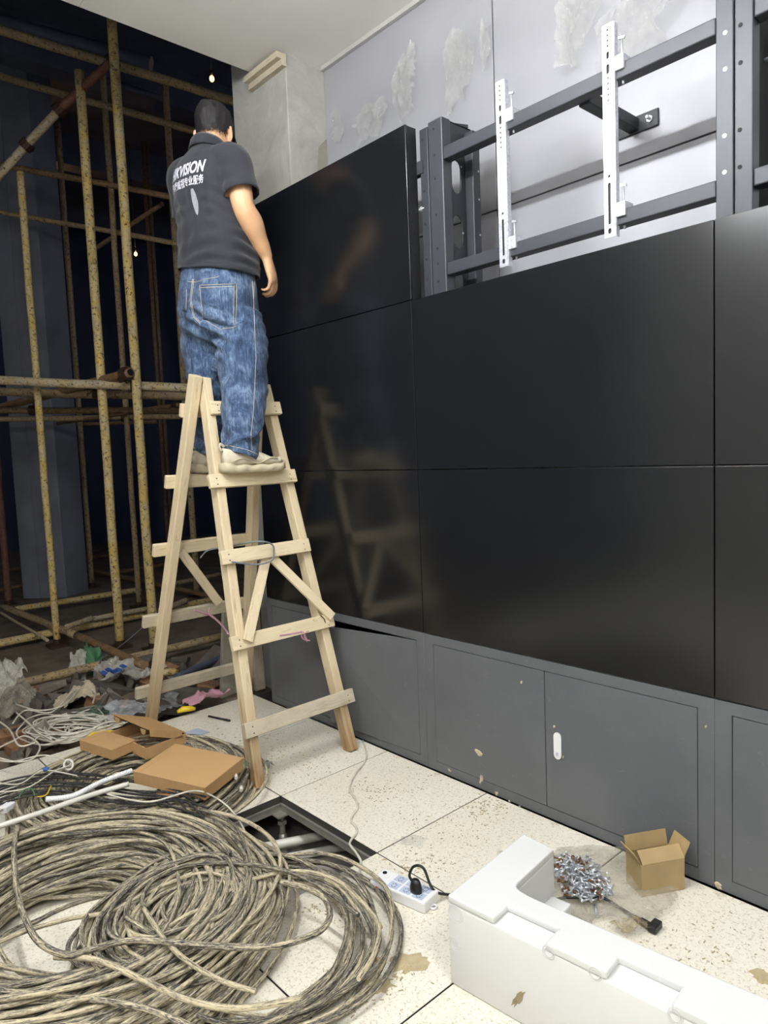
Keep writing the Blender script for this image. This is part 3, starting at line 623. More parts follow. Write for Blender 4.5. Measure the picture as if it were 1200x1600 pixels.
# ---- flat kraft boxes
def frame_from(A, B, C):                     # A origin corner, B along length, C along width
    A, B, C = V(A), V(B), V(C); ex = (B-A); L = ex.length; ex.normalize(); ey = C-A; ey = (ey-ex*ey.dot(ex)); w = ey.length; ey.normalize(); return A, ex, ey, ex.cross(ey), L, w
def mailer(A, B, C, hgt, label, open_=0):
    A, ex, ey, ez, L, w = frame_from(A, B, C)
    if ez.z < 0: A = A+ey*w; ey = -ey; ez = -ez
    base = A-ez*hgt; t = thing('mailer_box', base+ex*L/2+ey*w/2, label, 'box', 'flat brown cardboard boxes')
    def P(a, b_, c_): return base+ex*a+ey*b_+ez*c_
    def pan(name, a0, a1, b0, b1, c0, c1, bev=.0015):
        m = MB(); m.hexa([P(a0, b0, c0), P(a1, b0, c0), P(a1, b1, c0), P(a0, b1, c0), P(a0, b0, c1), P(a1, b0, c1), P(a1, b1, c1), P(a0, b1, c1)]); return obj(name, m, M['kraft'], t, bev=bev)
    k = .003
    pan('bottom_panel', 0, L, 0, w, 0, k)
    pan('side_panel', 0, L, 0, k, k, hgt-k); pan('side_panel', 0, L, w-k, w, k, hgt-k)
    pan('end_panel', 0, k, k, w-k, k, hgt-k); pan('end_panel', L-k, L, k, w-k, k, hgt-k)
    if not open_:
        pan('lid', -.001, L+.001, -.001, w+.001, hgt-k+.0005, hgt+.0005)
        m = MB(); s = .028; m.hexa([P(s, 0, hgt+.0003), P(s+.002, 0, hgt+.0003), P(s+.002, w, hgt+.0003), P(s, w, hgt+.0003), P(s, 0, hgt+.0012), P(s+.002, 0, hgt+.0012), P(s+.002, w, hgt+.0012), P(s, w, hgt+.0012)]); obj('crease', m, M['cardinside'], t)
        for a in (L-.012,):
            m = MB(); m.hexa([P(a, -.0012, .004), P(a+.0015, -.0012, .004), P(a+.0015, 0, .004), P(a, 0, .004), P(a, -.0012, hgt-.003), P(a+.0015, -.0012, hgt-.003), P(a+.0015, 0, hgt-.003), P(a, 0, hgt-.003)]); obj('crease', m, M['cardinside'], t)
    return t, P, ex, ey, ez, L, w
T = [on('z', z, *c) for z, c in ((.178, (250, 1157)), (.150, (320, 1231)), (.165, (208, 1205)), (.17, (343, 1189)))]
mailer(T[2], T[1], T[0], .05, 'largest flat brown box, closed, in front on the rear cable coil')
q0, q1, q2 = on('z', .150, 175, 1172), on('z', .150, 124, 1156), on('z', .150, 221, 1170)
mailer(q1, q0, q1+(q2-q0)*1.75, .045, 'closed flat brown box with vent holes on the left of the boxes')
for k in range(4):
    u, v = 127+5*k, 1159+2*k; q = on('z', .135, u, v)
# open box: tray with its lid raised
a0, a1 = on('z', .150, 172, 1142), on('z', .150, 228, 1168); dep_ = V((.36, .13, 0)).normalized()*.2
t, P, ex, ey, ez, L, w = mailer(a0, a1, a0+dep_, .055, 'open flat brown box with a raised lid behind the two closed ones', 1)
flip = P(0, w, 0).y  # tray built; lid hinged along the far long side
def lidp(a, s, up, off=0):
    ca, sa = math.cos(up), math.sin(up); near = w if True else 0
    return P(a, w-s*ca-off*sa*0, .055+s*sa)
near0 = (P(0, 0, 0)-CAM).length < (P(0, w, 0)-CAM).length
def LP(a, s, up, o=0):
    bb = (w-s*math.cos(up)) if near0 else s*math.cos(up)
    return P(a, bb, .055+s*math.sin(up)+o)
up = .38
m = MB(); m.hexa([LP(0, 0, up), LP(L, 0, up), LP(L, w, up), LP(0, w, up), LP(0, 0, up, .003), LP(L, 0, up, .003), LP(L, w, up, .003), LP(0, w, up, .003)]); obj('lid', m, M['kraft'], t)
m = MB(); e0, e1 = LP(0, w, up), LP(L, w, up); dn = (P(0, 0, 0)-P(0, w, 0)).normalized()*(.012 if near0 else -.012)+V((0, 0, -.045)); m.hexa([e0, e1, e1+ez*.003, e0+ez*.003, e0+dn, e1+dn, e1+dn+ez*.003, e0+dn+ez*.003][:8]); 
for (aa, sgn) in ((.0, 1), (L, -1)):
    m = MB(); e = LP(aa, .02, up); f = LP(aa, w-.01, up); m.hexa([e, f, f+ex*.003*sgn, e+ex*.003*sgn, e-ez*.03, f-ez*.028, f-ez*.028+ex*.003*sgn, e-ez*.03+ex*.003*sgn]); obj('lid_flap', m, M['kraft'], t)
for aa in (.055, L-.035):
    q = LP(aa, w+.004, up, -.006); m = MB(); R1 = [q+ex*(.020*math.cos(x))-ez*(.024*math.sin(x)) for x in [PI*k/8 for k in range(9)]]; R2 = [p+ey*.003 for p in R1]; m.loft([R1, R2], True, 0, False); obj('tuck_tab', m, M['cardinside'], t)
b = MB(); q = on('z', .11, 262, 1241); b.obox(q, V((.035, -.03, 0)), V((.012, .016, 0)), V((0, 0, .002))); obj('cardboard_scrap', b, M['kraft'], label='small cardboard scrap peeking from under the big brown box', cat='scrap')

# ---- things on the far part of the floor
q = on('z', .004, 302, 1146); b = MB(); b.obox(q, V((.055, .0, 0)), V((-.01, .045, 0)), V((0, 0, .0015))); obj('grey_card', b, M['outlet'], label='small pale grey card flat on the floor behind the coil', cat='card')
a, d = on('z', .007, 326, 1119), on('z', .007, 359, 1126); t = thing('pen', a, 'black pen lying on the floor under the ladder', 'pen'); b = MB(); b.tube([a, a.lerp(d, .7)], .0055, 8); obj('barrel', b, M['black'], t); b = MB(); b.tube([a.lerp(d, .7), d], .0065, 8); obj('cap', b, M['black'], t)
for i, (u, v, lab) in enumerate([(380, 1200, 'greenish film shred lying on the right end of the rear coil'), (416, 1200, 'green scrap on the floor right of the front ladder leg')]):
    crumple('green_shred', on('z', .10 if i == 0 else .004, u, v), (.03, -.03, 0), (.02, .03, 0), (0, 0, 1), 40+i, M['greenfilm'], .02, 10, label=lab, cat='plastic scrap')
crumple('film_scrap', on('z', .003, 645, 1316), (.055, -.05, 0), (.03, .03, 0), (0, 0, 1), 44, M['film'], .012, 12, label='clear film scrap lying across a tile seam left of the foam block', cat='plastic film')
mud = [(640, 1505, .05, .035, 'dried mud smear on the floor, upper one, left of the foam block'), (588, 1540, .035, .03, 'dried mud smear on the floor, lower left one'), (592, 1503, .008, .008, 'small clod of mud right of the outer cable loops'), (590, 1448, .012, .012, 'clod of mud stuck at the outermost cable loop'), (567, 1455, .008, .012, 'little mud crumb inside the outer cable loops'), (1192, 1528, .02, .03, 'muddy smear near the right edge behind the foam block')]
for i, (u, v, a, c_, lab) in enumerate(mud): blob('mud_patch', on('z', .0005, u, v), (0, 0, 1), (a, -a*.6, 0), (c_*.5, c_, 0), 60+i, M['mud'], .0016 if a > .02 else .010, 22, label=lab, cat='mud')
# wood shavings and grit: strewn loosely over the tiles, nobody could count them
b = MB(); rd = random.Random(3)
for k in range(700):
    cx_, cy_, sp_ = rd.choice([(430, 1180, 34), (470, 1200, 40), (380, 1150, 34), (700, 1290, 40), (660, 1350, 30), (600, 1240, 30), (760, 1260, 22), (560, 1560, 40), (620, 1520, 30), (1080, 1480, 60), (520, 1420, 25), (680, 1200, 30)])
    q = on('z', .0018, rd.gauss(cx_, sp_), rd.gauss(cy_, sp_*.4))
    if q.x > -.03 or q.y > 1.3 or (hx0-.02 < q.x < hx1+.02 and hy0-.02 < q.y < hy1+.02): continue
    an = rd.uniform(0, PI); l_ = rd.uniform(.0015, .006); w_ = rd.uniform(.0005, .0014); d = V((math.cos(an), math.sin(an), 0)); b.obox(q, d*l_, V((-d.y, d.x, 0))*w_, V((0, 0, .0012)))
obj('wood_shavings', b, M['mud'], label='wood shavings and grit strewn over the cream floor tiles', cat='shavings', kind='stuff')

# ---- in the floor hole
for i, (a, d, rr) in enumerate([((355, 1335), (512, 1304), .017), ((395, 1350), (545, 1322), .015)]):
    zz = SLAB+.05-.02*i; A, D_ = on('z', zz, *a), on('z', zz, *d); e = (D_-A).normalized(); b = MB(); b.tube([A-e*.35, D_+e*.5], rr, 12); obj('floor_pipe', b, M['pvc'], label=['white pipe crossing the open floor hole, upper one', 'white pipe crossing the open floor hole, lower one'][i], cat='pipe', group='pipes in the floor hole')
q = on('z', SLAB+.012, 425, 1333); b = MB()
b.obox(q, V((.05, -.03, 0)), V((.008, .012, 0)), V((0, 0, .006))); b.obox(q+V((-.05, .05, 0)), V((.05, -.02, 0)), V((.004, .01, 0)), V((0, 0, .003))); obj('metal_scrap', b, M['alu'], label='metal scrap pieces on the slab in the floor hole', cat='scrap', kind='stuff')

# ---- white power strip with a black plug
A, B_, C_ = on('z', .036, 577, 1375), on('z', .036, 657, 1409), on('z', .036, 598, 1355)
ex = (B_-A); L = .205; ex.normalize(); ey = V((-ex.y, ex.x, 0)); 
if ey.dot(C_-A) < 0: ey = -ey
w = .078; c = A+ex*L/2+ey*w/2; c.z = 0; t = thing('power_strip', c, 'white six-socket power strip on the floor left of the foam block', 'power strip')
b = MB(); b.obox(c+V((0, 0, .018)), ex*L/2, ey*w/2, V((0, 0, .018))); obj('body', b, M['white'], t, bev=.006, seg=3)
for iy, yy in enumerate((-.018, .018)):
    for ix in range(3):
        q = c+ex*(-.022+.046*ix)+ey*yy+V((0, 0, .0362)); b = MB(); b.obox(q, ex*.0185, ey*.0150, V((0, 0, .0007))); s_ = obj('socket', b, M['outlet'], t)
        b = MB()
        for (dx, dy, an) in ((-.006, .004, 0), (.006, .004, 0), (0, .008, 0), (-.006, -.006, .5), (.006, -.006, -.5), (0, -.010, 0)):
            d = ex*math.cos(an)+ey*math.sin(an); e = ey*math.cos(an)-ex*math.sin(an); b.obox(q+ex*dx+ey*dy+V((0, 0, .0008)), d*.0009, e*.003, V((0, 0, .0003)))
        obj('pin_slot', b, M['black'], s_, kind='stuff')
q = c+ex*-.085+ey*.018+V((0, 0, .0363)); b = MB(); b.disc(q, (0, 0, 1), .0075, 14, .001); obj('switch_recess', b, M['black'], t)
q = c+ex*-.07+ey*.006+V((0, 0, .0363)); b = MB(); b.disc(q, (0, 0, 1), .010, 18, .0008); obj('emblem_disc', b, M['white'], t)
q = c+ex*-.075-ey*(w/2)+V((0, 0, .020)); b = MB(); b.disc(q, -ey, .006, 12, .002); obj('reset_button', b, M['redplastic'], t)
q = c+ex*(L/2+.006)+V((0, 0, .006)); b = MB(); P = [q+ex*(.008*math.cos(a))+ey*(.010*math.sin(a)) for a in [2*PI*k/16 for k in range(16)]]; b.tube(P, .003, 6, True); obj('hanging_eye', b, M['white'], t)
cord = [(567, 1157), (573, 1180), (566, 1196), (556, 1208), (548, 1224), (547, 1236), (556, 1250), (559, 1262), (550, 1275), (549, 1284), (556, 1292), (557, 1302), (549, 1312), (547, 1320), (556, 1332), (564, 1346), (563, 1358), (567, 1368), (576, 1377)]
P = spline([on('z', .005, *q) for q in cord[:-1]]+[c-ex*(L/2)+V((0, 0, .012))], 5); b = MB(); b.tube(P, .0042, 7); obj('cord', b, M['whitewire'], t)
# black mains lead: plug in the strip, lying behind the foam block, angled connector at its other end
q = c+ex*.052-ey*.008+V((0, 0, .037)); t = thing('mains_lead', q, 'black mains lead plugged into the power strip, angled connector beyond the foam block', 'cable')
b = MB(); R = []
for zz, s in ((0, .017), (.012, .018), (.03, .014), (.038, .010)): R.append([q+V((0, 0, zz))+ex*(s*1.15*math.cos(a))+ey*(s*.85*math.sin(a)) for a in [2*PI*k/14 for k in range(14)]])
b.loft(R); obj('plug', b, M['black'], t)
P = [q+V((0, 0, .03))-ex*.015, q-ex*.022+V((0, 0, .045)), q-ex*.012+ey*.01+V((0, 0, .07)), q+ex*.02+ey*.015+V((0, 0, .072)), on('z', .03, 680, 1393), on('z', .006, 705, 1420)+V((.06, .0, 0))]
e0 = on('z', .006, 870, 1405); P += [V((-.70, -.845, .006)), V((-.55, -.80, .006)), V((-.43, -.82, .006)), V((-.405, -.93, .006)), e0, on('z', .018, 905, 1402), on('z', .016, 940, 1403), on('z', .012, 968, 1418), on('z', .010, 1000, 1438)]
b = MB(); b.tube(spline(P, 7), .0042, 8); obj('cord', b, M['black'], t)
k0, k1, k2 = on('z', .012, 1000, 1438), on('z', .013, 1021, 1450), on('z', .015, 1030, 1440)
b = MB(); b.bar(k0, k1, .016, .016); e = (k2-k1).normalized(); b.bar(k1-e*.012, k1+e*.030, .024, .020); obj('connector', b, M['black'], t, bev=.003)
b = MB(); d = (k1-k0).normalized()
for k in range(3): b.tube([k0-d*(.002+.006*k), k0-d*(.005+.006*k)], .0075, 8, sm=False)
obj('strain_relief', b, M['black'], t)
# ---- moulded foam block
ZF = .236
foam = thing('foam_block', (-.70, -1.2, 0), 'big white L-shaped moulded foam packing block in the right foreground', 'foam block')
def F(u, v): q = on('z', ZF, u, v); return (q.x, q.y)
def rnd_corner(a, b_, c_, k=.3, n=5):
    a, b_, c_ = V(a), V(b_), V(c_); p0 = b_.lerp(a, k); p1 = b_.lerp(c_, k); return [tuple((p0*(1-t)**2+b_*2*t*(1-t)+p1*t*t)) for t in [i/n for i in range(n+1)]]
a_ = F(699, 1398); b2 = F(818, 1302); c2 = F(866, 1326); dd = F(803, 1385); e_ = F(1198, 1563); f_ = F(1198, 1640); g_ = F(767, 1431)
ev = V((e_[0]-F(820, 1404)[0], e_[1]-F(820, 1404)[1])).normalized(); E2 = tuple(V(e_)+ev*.35); fv = V((f_[0]-g_[0], f_[1]-g_[1])).normalized(); F2 = tuple(V(f_)+fv*.35)
inner = rnd_corner(c2, F(800, 1388), e_, .12)
full = [a_, g_, F2, E2]+inner[::-1]+[c2, b2]
plate('lower_body', full, [], ZF-.020, lambda a, b_, w: V((a, b_, w+.0005)), M['foam'], foam, bev=.006)
nb_ = V((-fv.y, fv.x)); 
if nb_.dot(V(E2)-V(F2)) < 0: nb_ = -nb_
def onf(u, v): p = V(F(u, v)); return V(g_)+fv*((p-V(g_)).dot(fv))
n1a, n1b, n2a, n2b = onf(770, 1434), onf(846, 1478), onf(943, 1525), onf(1046, 1572); dpt = .062
up_ = [a_, g_, tuple(n1a), tuple(n1a+nb_*dpt), tuple(n1b+nb_*dpt), tuple(n1b), tuple(n2a), tuple(n2a+nb_*dpt), tuple(n2b+nb_*dpt), tuple(n2b), F2, E2]+inner[::-1]+[c2, b2]
plate('upper_body', up_, [], .020, lambda a, b_, w: V((a, b_, w+ZF-.020)), M['foam'], foam, bev=.005)
iv = (V(inner[-1])-V(c2)).normalized() if False else (V(c2)-V(inner[0])).normalized(); nv = V((iv.y, -iv.x)); 
if nv.dot(V(E2)-V(c2)) < 0: nv = -nv
st = [tuple(V(c2)+iv*-.02), tuple(V(c2)+iv*-.02+nv*.06), tuple(V(inner[0])+nv*.06), tuple(V(inner[0]))]
plate('step', st, [], .11, lambda a, b_, w: V((a, b_, w+.0005)), M['foam'], foam, bev=.005)
def mark(u, v, A_, nrm, r):
    d = ray(u, v); tt = (V(A_)-CAM).dot(nrm)/d.dot(nrm); q = CAM+d*tt+nrm*.0005; t1 = nrm.cross(V((0, 0, 1))).normalized(); t2 = nrm.cross(t1); b = MB()
    for rr in (r, r*.7): b.tube([q+t1*rr*math.cos(x)+t2*rr*math.sin(x) for x in [2*PI*k/24 for k in range(24)]], .0009, 5, True)
    obj('mould_mark', b, M['foam'], foam)
nl = V((-nb_.x, -nb_.y, 0)); av = V((g_[0]-a_[0], g_[1]-a_[1], 0)).normalized(); nl2 = V((av.y, -av.x, 0)); 
if nl2.dot(V((a_[0], a_[1], 0))-CAM) > 0: nl2 = -nl2
for (u, v, r) in ((712, 1428, .022), (711, 1475, .016)): mark(u, v, (a_[0], a_[1], .1), nl2, r)
for (u, v, r) in ((857, 1488, .015), (930, 1522, .015), (1055, 1588, .015)): mark(u, v, (g_[0], g_[1], .1), nl, r)
d = ray(810, 1560); tt = (V((g_[0], g_[1], .1))-CAM).dot(nl)/d.dot(nl); blob('glue_smear', CAM+d*tt+nl*.0005, nl, fv.to_3d()*.010, V((0, 0, .028))+fv.to_3d()*.016, 77, M['tape'], .0012, 16, foam)

# ---- carton, plastic bag, screws, tape
A, B_ = V((-.198, -1.08, .001)), V((-.072, -1.152, .001)); e1 = (B_-A).normalized(); e2 = V((-e1.y, e1.x, 0)); 
if e2.x < 0: e2 = -e2
L, w, h = .145, .085, .098; t = thing('carton', A+e1*L/2+e2*w/2, 'small taped brown carton with open flaps against the right base cabinet', 'box')
def CP(a, b_, c_): return A+e1*a+e2*b_+V((0, 0, c_))
def cpan(name, P8, mat='carton', par=None, **kw): m = MB(); m.hexa(P8); return obj(name, m, M[mat], par or t, bev=.0012, **kw)
def cbox(name, a0, a1, b0, b1, c0, c1): return cpan(name, [CP(a0, b0, c0), CP(a1, b0, c0), CP(a1, b1, c0), CP(a0, b1, c0), CP(a0, b0, c1), CP(a1, b0, c1), CP(a1, b1, c1), CP(a0, b1, c1)])
k = .003
cbox('bottom_panel', 0, L, 0, w, 0, k); cbox('side_panel', 0, L, 0, k, k, h); cbox('side_panel', 0, L, w-k, w, k, h); cbox('end_panel', 0, k, k, w-k, k, h); cbox('end_panel', L-k, L, k, w-k, k, h)
def flap(o, d1, d2): m = MB(); n_ = d1.cross(d2).normalized()*.003; m.hexa([o, o+d1, o+d1+d2, o+d2, o+n_, o+d1+n_, o+d1+d2+n_, o+d2+n_]); return obj('flap', m, M['carton'], t)
flap(CP(0, w-.002, h), e1*L*.98, V((0, 0, .045))+e2*.012); flap(CP(.004, .001, h), e1*(L-.004), V((0, 0, .030))+e2*.03)
flap(CP(L-.002, 0.004, h), e2*(w-.01), V((0, 0, .045))+e1*.022); flap(CP(0.001, .006, h), e2*(w-.01), V((0, 0, .036))-e1*.022)
fl = V((0, 0, .030))+e2*.03
m = MB(); n_ = e1.cross(fl).normalized()*-.0012; q = CP(.03, 0, h); m.hexa([q, q+e1*.08, q+e1*.08+fl, q+fl, q+n_, q+e1*.08+n_, q+e1*.08+fl+n_, q+fl+n_]); obj('tape_strip', m, M['cleartape'], t)
crumple('plastic_bag', on('z', .003, 925, 1385), (.17, -.16, 0), (.14, .15, 0), (0, 0, 1), 51, M['bag'], .024, 40, shape=lambda a, d: max(abs(a), abs(d))**1.0*.93, label='crumpled clear plastic bag spread under the screws by the foam block', cat='plastic bag')
crumple('tape_scrap', on('z', .012, 985, 1450), (.05, -.045, 0), (.022, .022, 0), (0, 0, 1), 53, M['tape'], .016, 20, label='crumpled brown tape scrap next to the angled black connector', cat='tape')
b = MB(); b.tube([(0, 0, -.013), (0, 0, .010)], [.0026, .0030], 7); b.tube([(0, 0, .010), (0, 0, .013)], [.0052, .0056], 8, sm=False); sm1 = b.mesh('screw', M['screwsteel']); sm2 = sm1.copy(); sm2.materials.clear(); sm2.materials.append(M['screwrust'])
rd = random.Random(9)
for k in range(260):
    while True:
        a, d = rd.gauss(0, .5), rd.gauss(0, .5)
        if a*a+d*d < 1: break
    q = on('z', .010, 904+50*a+6*d, 1380+38*d+10*a); q.z = .020+.032*(1-min(1, a*a+d*d))*rd.random()+.006
    if q.x < -.52 and q.y > -1.1: q.x += .05
    rust = rd.random() < .15
    put('screw', sm2 if rust else sm1, loc=q, rot=(rd.uniform(1.1, 2.0), rd.uniform(-.4, .4), rd.uniform(0, 6.28)), label='rusty brown screw in the spilled pile of screws' if rust else 'shiny zinc screw in the spilled pile on the clear bag', cat='screw', group='rusty screws in the pile' if rust else 'zinc screws in the pile')
q = on('z', .012, 930, 1415); q2 = on('z', .008, 932, 1428); t = thing('anchor_bolt', q, 'long grey-blue anchor bolt lying below the screw pile', 'bolt'); b = MB(); b.tube([q, q2], .0045, 8); obj('shank', b, M['screwsteel'], t); b = MB(); b.tube([q2, q2+(q2-q).normalized()*.008], .008, 6, sm=False); obj('head', b, M['screwsteel'], t)
# ================================================================== THE DARK HALL BEYOND
GZ = -.06
def gp(u, v): return on('z', GZ, u, v)
b = MB(); n = 60; vs = []
for i in range(n+1):
    for j in range(n+1):
        x = -7+13.5*i/n; y = FAR-.0+11.6*(j/n)**1.6
        z = GZ-.005+.02*noise.noise(V((x*1.3, y*1.3, 0)))+.01*noise.noise(V((x*5, y*5, 2)))
        near = max(0, 1-(y-FAR)/1.6); z += near*(.03+.10*noise.noise(V((x*2.2, y*2.2, 7)))) - (.08 if y < FAR+.04 else 0)
        vs.append((x, y, min(z, GZ+.10)))
fs = [(i*(n+1)+j, (i+1)*(n+1)+j, (i+1)*(n+1)+j+1, i*(n+1)+j+1) for i in range(n) for j in range(n)]
b.add(vs, fs, None, 0, True); obj('floor_hall', b, M['dirt'], kind='structure')
# tarpaulin wall far behind: hanging folds
b = MB(); m_ = 90; vs = []
for i in range(m_+1):
    for j in range(13):
        s = i/m_; A, B_ = V((-4.0, 12.6, 0)), V((6.2, 9.6, 0)); p = A.lerp(B_, s); zz = GZ+5.6*j/12
        vs.append((p.x+.05*math.sin(s*70), p.y+.10*math.sin(s*61+.3*j)*(.4+.6*noise.noise(V((s*9, j*.3, 0)))), zz))
fs = [(i*13+j, (i+1)*13+j, (i+1)*13+j+1, i*13+j+1) for i in range(m_) for j in range(12)]
b.add(vs, fs, None, 0, True); obj('wall_tarp', b, M['tarp'], kind='structure')
b = MB(); vs = []
for i in range(m_+1):
    for j in range(13):
        y = 1.45+9.0*i/m_; vs.append((6.2+.05*math.sin(y*7.3)+.08*noise.noise(V((y*1.1, j*.3, 4))), y, GZ+5.6*j/12))
b.add(vs, fs, None, 0, True); obj('wall_tarp_side', b, M['tarp'], kind='structure')
b = MB(); b.box(-7, 6.5, CY+.02, 13, 5.6, 5.8); obj('ceiling_hall', b, M['darkbeam'], kind='structure')
for i, y in enumerate((3.2, 5.4, 7.6, 9.8)):
    b = MB(); b.box(-7, 6.5, y-.12, y+.12, 5.2, 5.6); obj('ceiling_beam', b, M['darkbeam'], kind='structure')
# concrete columns of the hall
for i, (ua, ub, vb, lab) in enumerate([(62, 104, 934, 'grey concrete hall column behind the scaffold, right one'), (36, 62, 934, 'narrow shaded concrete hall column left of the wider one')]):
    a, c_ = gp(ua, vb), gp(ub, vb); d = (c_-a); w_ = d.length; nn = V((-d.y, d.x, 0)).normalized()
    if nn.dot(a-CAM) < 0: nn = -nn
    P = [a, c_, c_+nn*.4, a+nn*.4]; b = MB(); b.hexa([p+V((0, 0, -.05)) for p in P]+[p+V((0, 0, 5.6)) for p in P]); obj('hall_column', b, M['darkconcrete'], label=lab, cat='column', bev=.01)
# ---- scaffold
def coupler(p, ax, parent, r=.036):
    p = V(p); ax = V(ax).normalized(); b = MB(); b.tube([p-ax*.028, p+ax*.028], r, 10, sm=False); o = ax.orthogonal().normalized(); b.obox(p+o*(r+.01), ax*.022, o*.014, ax.cross(o)*.018); b.tube([p+o*(r-.005)+ax.cross(o)*.05, p+o*(r-.005)-ax.cross(o)*.04], .006, 6)
    return obj('clamp', b, M['coupler'], parent)
stand = [  # base px, visible width px, top z, material, description
    ((241, 1014), 14, 4.6, 'yellow', 'bright yellow scaffold standard nearest the ladder'),
    ((188, 1010), 13.5, 4.6, 'yellow', 'yellow scaffold standard, second from the ladder'),
    ((90, 1008), 10.5, 4.6, 'yellow', 'yellow scaffold standard in front of the wide concrete column'),
    ((144, 917), 8, 5.2, 'oldyellow', 'thin faded scaffold standard just right of the wide concrete column'),
    ((218, 948), 8.5, 5.2, 'oldyellow', 'rust-stained scaffold standard between the two bright yellow ones'),
    ((308, 932), 9.5, 5.2, 'oldyellow', 'faded yellow standard seen left of the worker, behind the ladder'),
    ((14, 945), 10, 2.0, 'redpole', 'reddish scaffold standard at the left picture edge')]
SP = []
for i, (bp, wpx, tz, mt, lab) in enumerate(stand):
    q = gp(*bp); d = (q-CAM).dot(FW); r = wpx*d/FPX/2; SP.append((q, d, r))
    t = thing('scaffold_standard', q, lab, 'scaffold pole', 'upright scaffold poles')
    top = (q+V((0, 0, 0))).z
    if i in (1, 2): top = on('y', q.y, *[(105, 103), (10, 262)][i-1]).z-GZ
    else: top = tz if i != 6 else 1.9
    b = MB(); nseg = 24; b.tube([q+V((.006*noise.noise(V((k*.3, i, 0))), 0, top*k/nseg-.01)) for k in range(nseg+1)], r, 14); obj('pole', b, M[mt], t)
    b = MB(); b.tube([q+V((0, 0, -.01)), q+V((0, 0, .05))], r*1.15, 12, sm=False); b.box(q.x-.07, q.x+.07, q.y-.07, q.y+.07, GZ-.012, GZ+.012); obj('base_plate', b, M['coupler'], t)
def pipe(name, a, c_, da, dc, wpx, mat, lab, cp=(), ext0=0, ext1=0, cat='scaffold pole', hollow=False):
    A, B_ = dep(da, *a), dep(dc, *c_); e = (B_-A).normalized(); A -= e*ext0; B_ += e*ext1; r = wpx*(da+dc)/2/FPX/2
    t = thing(name, (A+B_)/2, lab, cat); b = MB(); K = 10
    b.tube([A.lerp(B_, k/K)+V((0, 0, (.0012*(B_-A).length*math.sin(k*1.1) if name != 'scaffold_tube' else 0))) for k in range(K+1)], r, 12); obj('pole', b, M[mat], t)
    if hollow:
        e = (B_-A).normalized(); b = MB(); b.tube([B_, B_+e*.004], r*.72, 12, sm=False); b2_ = obj('bore', b, M['dark'], t); b = MB(); o = e.orthogonal().normalized(); o2 = e.cross(o); b.tube([B_+o*r*.9*math.cos(x)+o2*r*.9*math.sin(x) for x in [2*PI*k/14 for k in range(14)]], r*.15, 5, True); obj('rim', b, M[mat], t)
    for (u, v) in cp:
        f = min(1, max(0, (u-a[0])/((c_[0]-a[0]) or 1))); p = dep(da, *a).lerp(dep(dc, *c_), f); coupler(p, e, t, r*1.6)
    return t
D1, D2, D3 = SP[0][1], SP[1][1], SP[2][1]
pipe('scaffold_ledger', (0, 594), (298, 607), D1-.1, D1-.1, 14, 'greypole', 'pale yellow scaffold ledger across the near standards, upper of the front pair', [(213, 603)], .8, .6)
pipe('scaffold_ledger', (0, 612), (298, 620), D2+.12, D2+.12, 13, 'oldyellow', 'faded yellow ledger clamped behind the second standard, lower of the front pair', [(153, 616)], .8, .6)
pipe('scaffold_ledger', (0, 641), (285, 642), D3+.4, D3+.4, 10, 'rusty', 'brownish ledger clamped to the standard before the wide column', [(52, 641)], .8, .3)
pipe('scaffold_ledger', (0, 655), (287, 651), 7.1, 7.1, 8.5, 'oldyellow', 'thin faded ledger just under the brownish one, farther back', [(195, 652)], .8, .4)
pipe('scaffold_ledger', (84, 664), (245, 659), 8.3, 8.3, 6, 'rusty', 'short dim scaffold tube below the rear ledgers')
pipe('scaffold_transom', (-10, 640), (204, 582), D3+.6, D1-.25, 13, 'rusty', 'rusty transom tube with an open end clamped beside the brightest standard', [(198, 583)], 0, 0, hollow=True)
pipe('scaffold_transom', (90, 662), (280, 632), 7.4, 6.2, 6, 'rusty', 'dim transom tube rising to the right behind the ledgers', [(275, 633)])
pipe('scaffold_ledger', (0, 47), (362, 157), D1-.12, D1+.1, 14, 'oldyellow', 'rust-yellow ledger near the top, clamped on the nearest standard', [(176, 100)], .6, .2)
pipe('steel_pipe', (0, 33), (200, 90), D2+.5, D2+.6, 22, 'darkbeam', 'thick grey-blue pipe just above the rust-yellow top ledger', (), .8, .2, 'pipe')
pipe('steel_pipe', (0, 72), (225, 145), 7.2, 7.2, 10, 'darkbeam', 'grey pipe just below the rust-yellow top ledger', (), .8, .2, 'pipe')
pipe('scaffold_ledger', (0, 119), (305, 205), 6.0, 6.0, 11, 'oldyellow', 'dull yellow ledger crossing behind the red-brown brace', (), .8, .2)
pipe('scaffold_ledger', (0, 257), (254, 305), 6.2, 6.2, 9.5, 'rusty', 'dim brown ledger in the upper hall, left of the shirt', (), .8, .2)
pipe('scaffold_ledger', (0, 331), (274, 380), 6.8, 6.8, 8, 'oldyellow', 'dim yellow ledger level with the lettering, lowest of the upper ones', (), .8, .2)
pipe('scaffold_brace', (92, 172), (176, 95), D1-.2, D1-.25, 14, 'redpole', 'reddish upper end of the diagonal brace under the top clamp', [(176, 95), (92, 172)])
pipe('scaffold_brace', (0, 272), (92, 172), D1-.1, D1-.2, 13, 'greypole', 'tan lower length of the diagonal brace at the upper left', [(42, 226)], .5, 0)
pipe('scaffold_brace', (140, 395), (254, 318), 7.0, 6.6, 7, 'rusty', 'dim diagonal tube behind the nearest standard, upper hall')
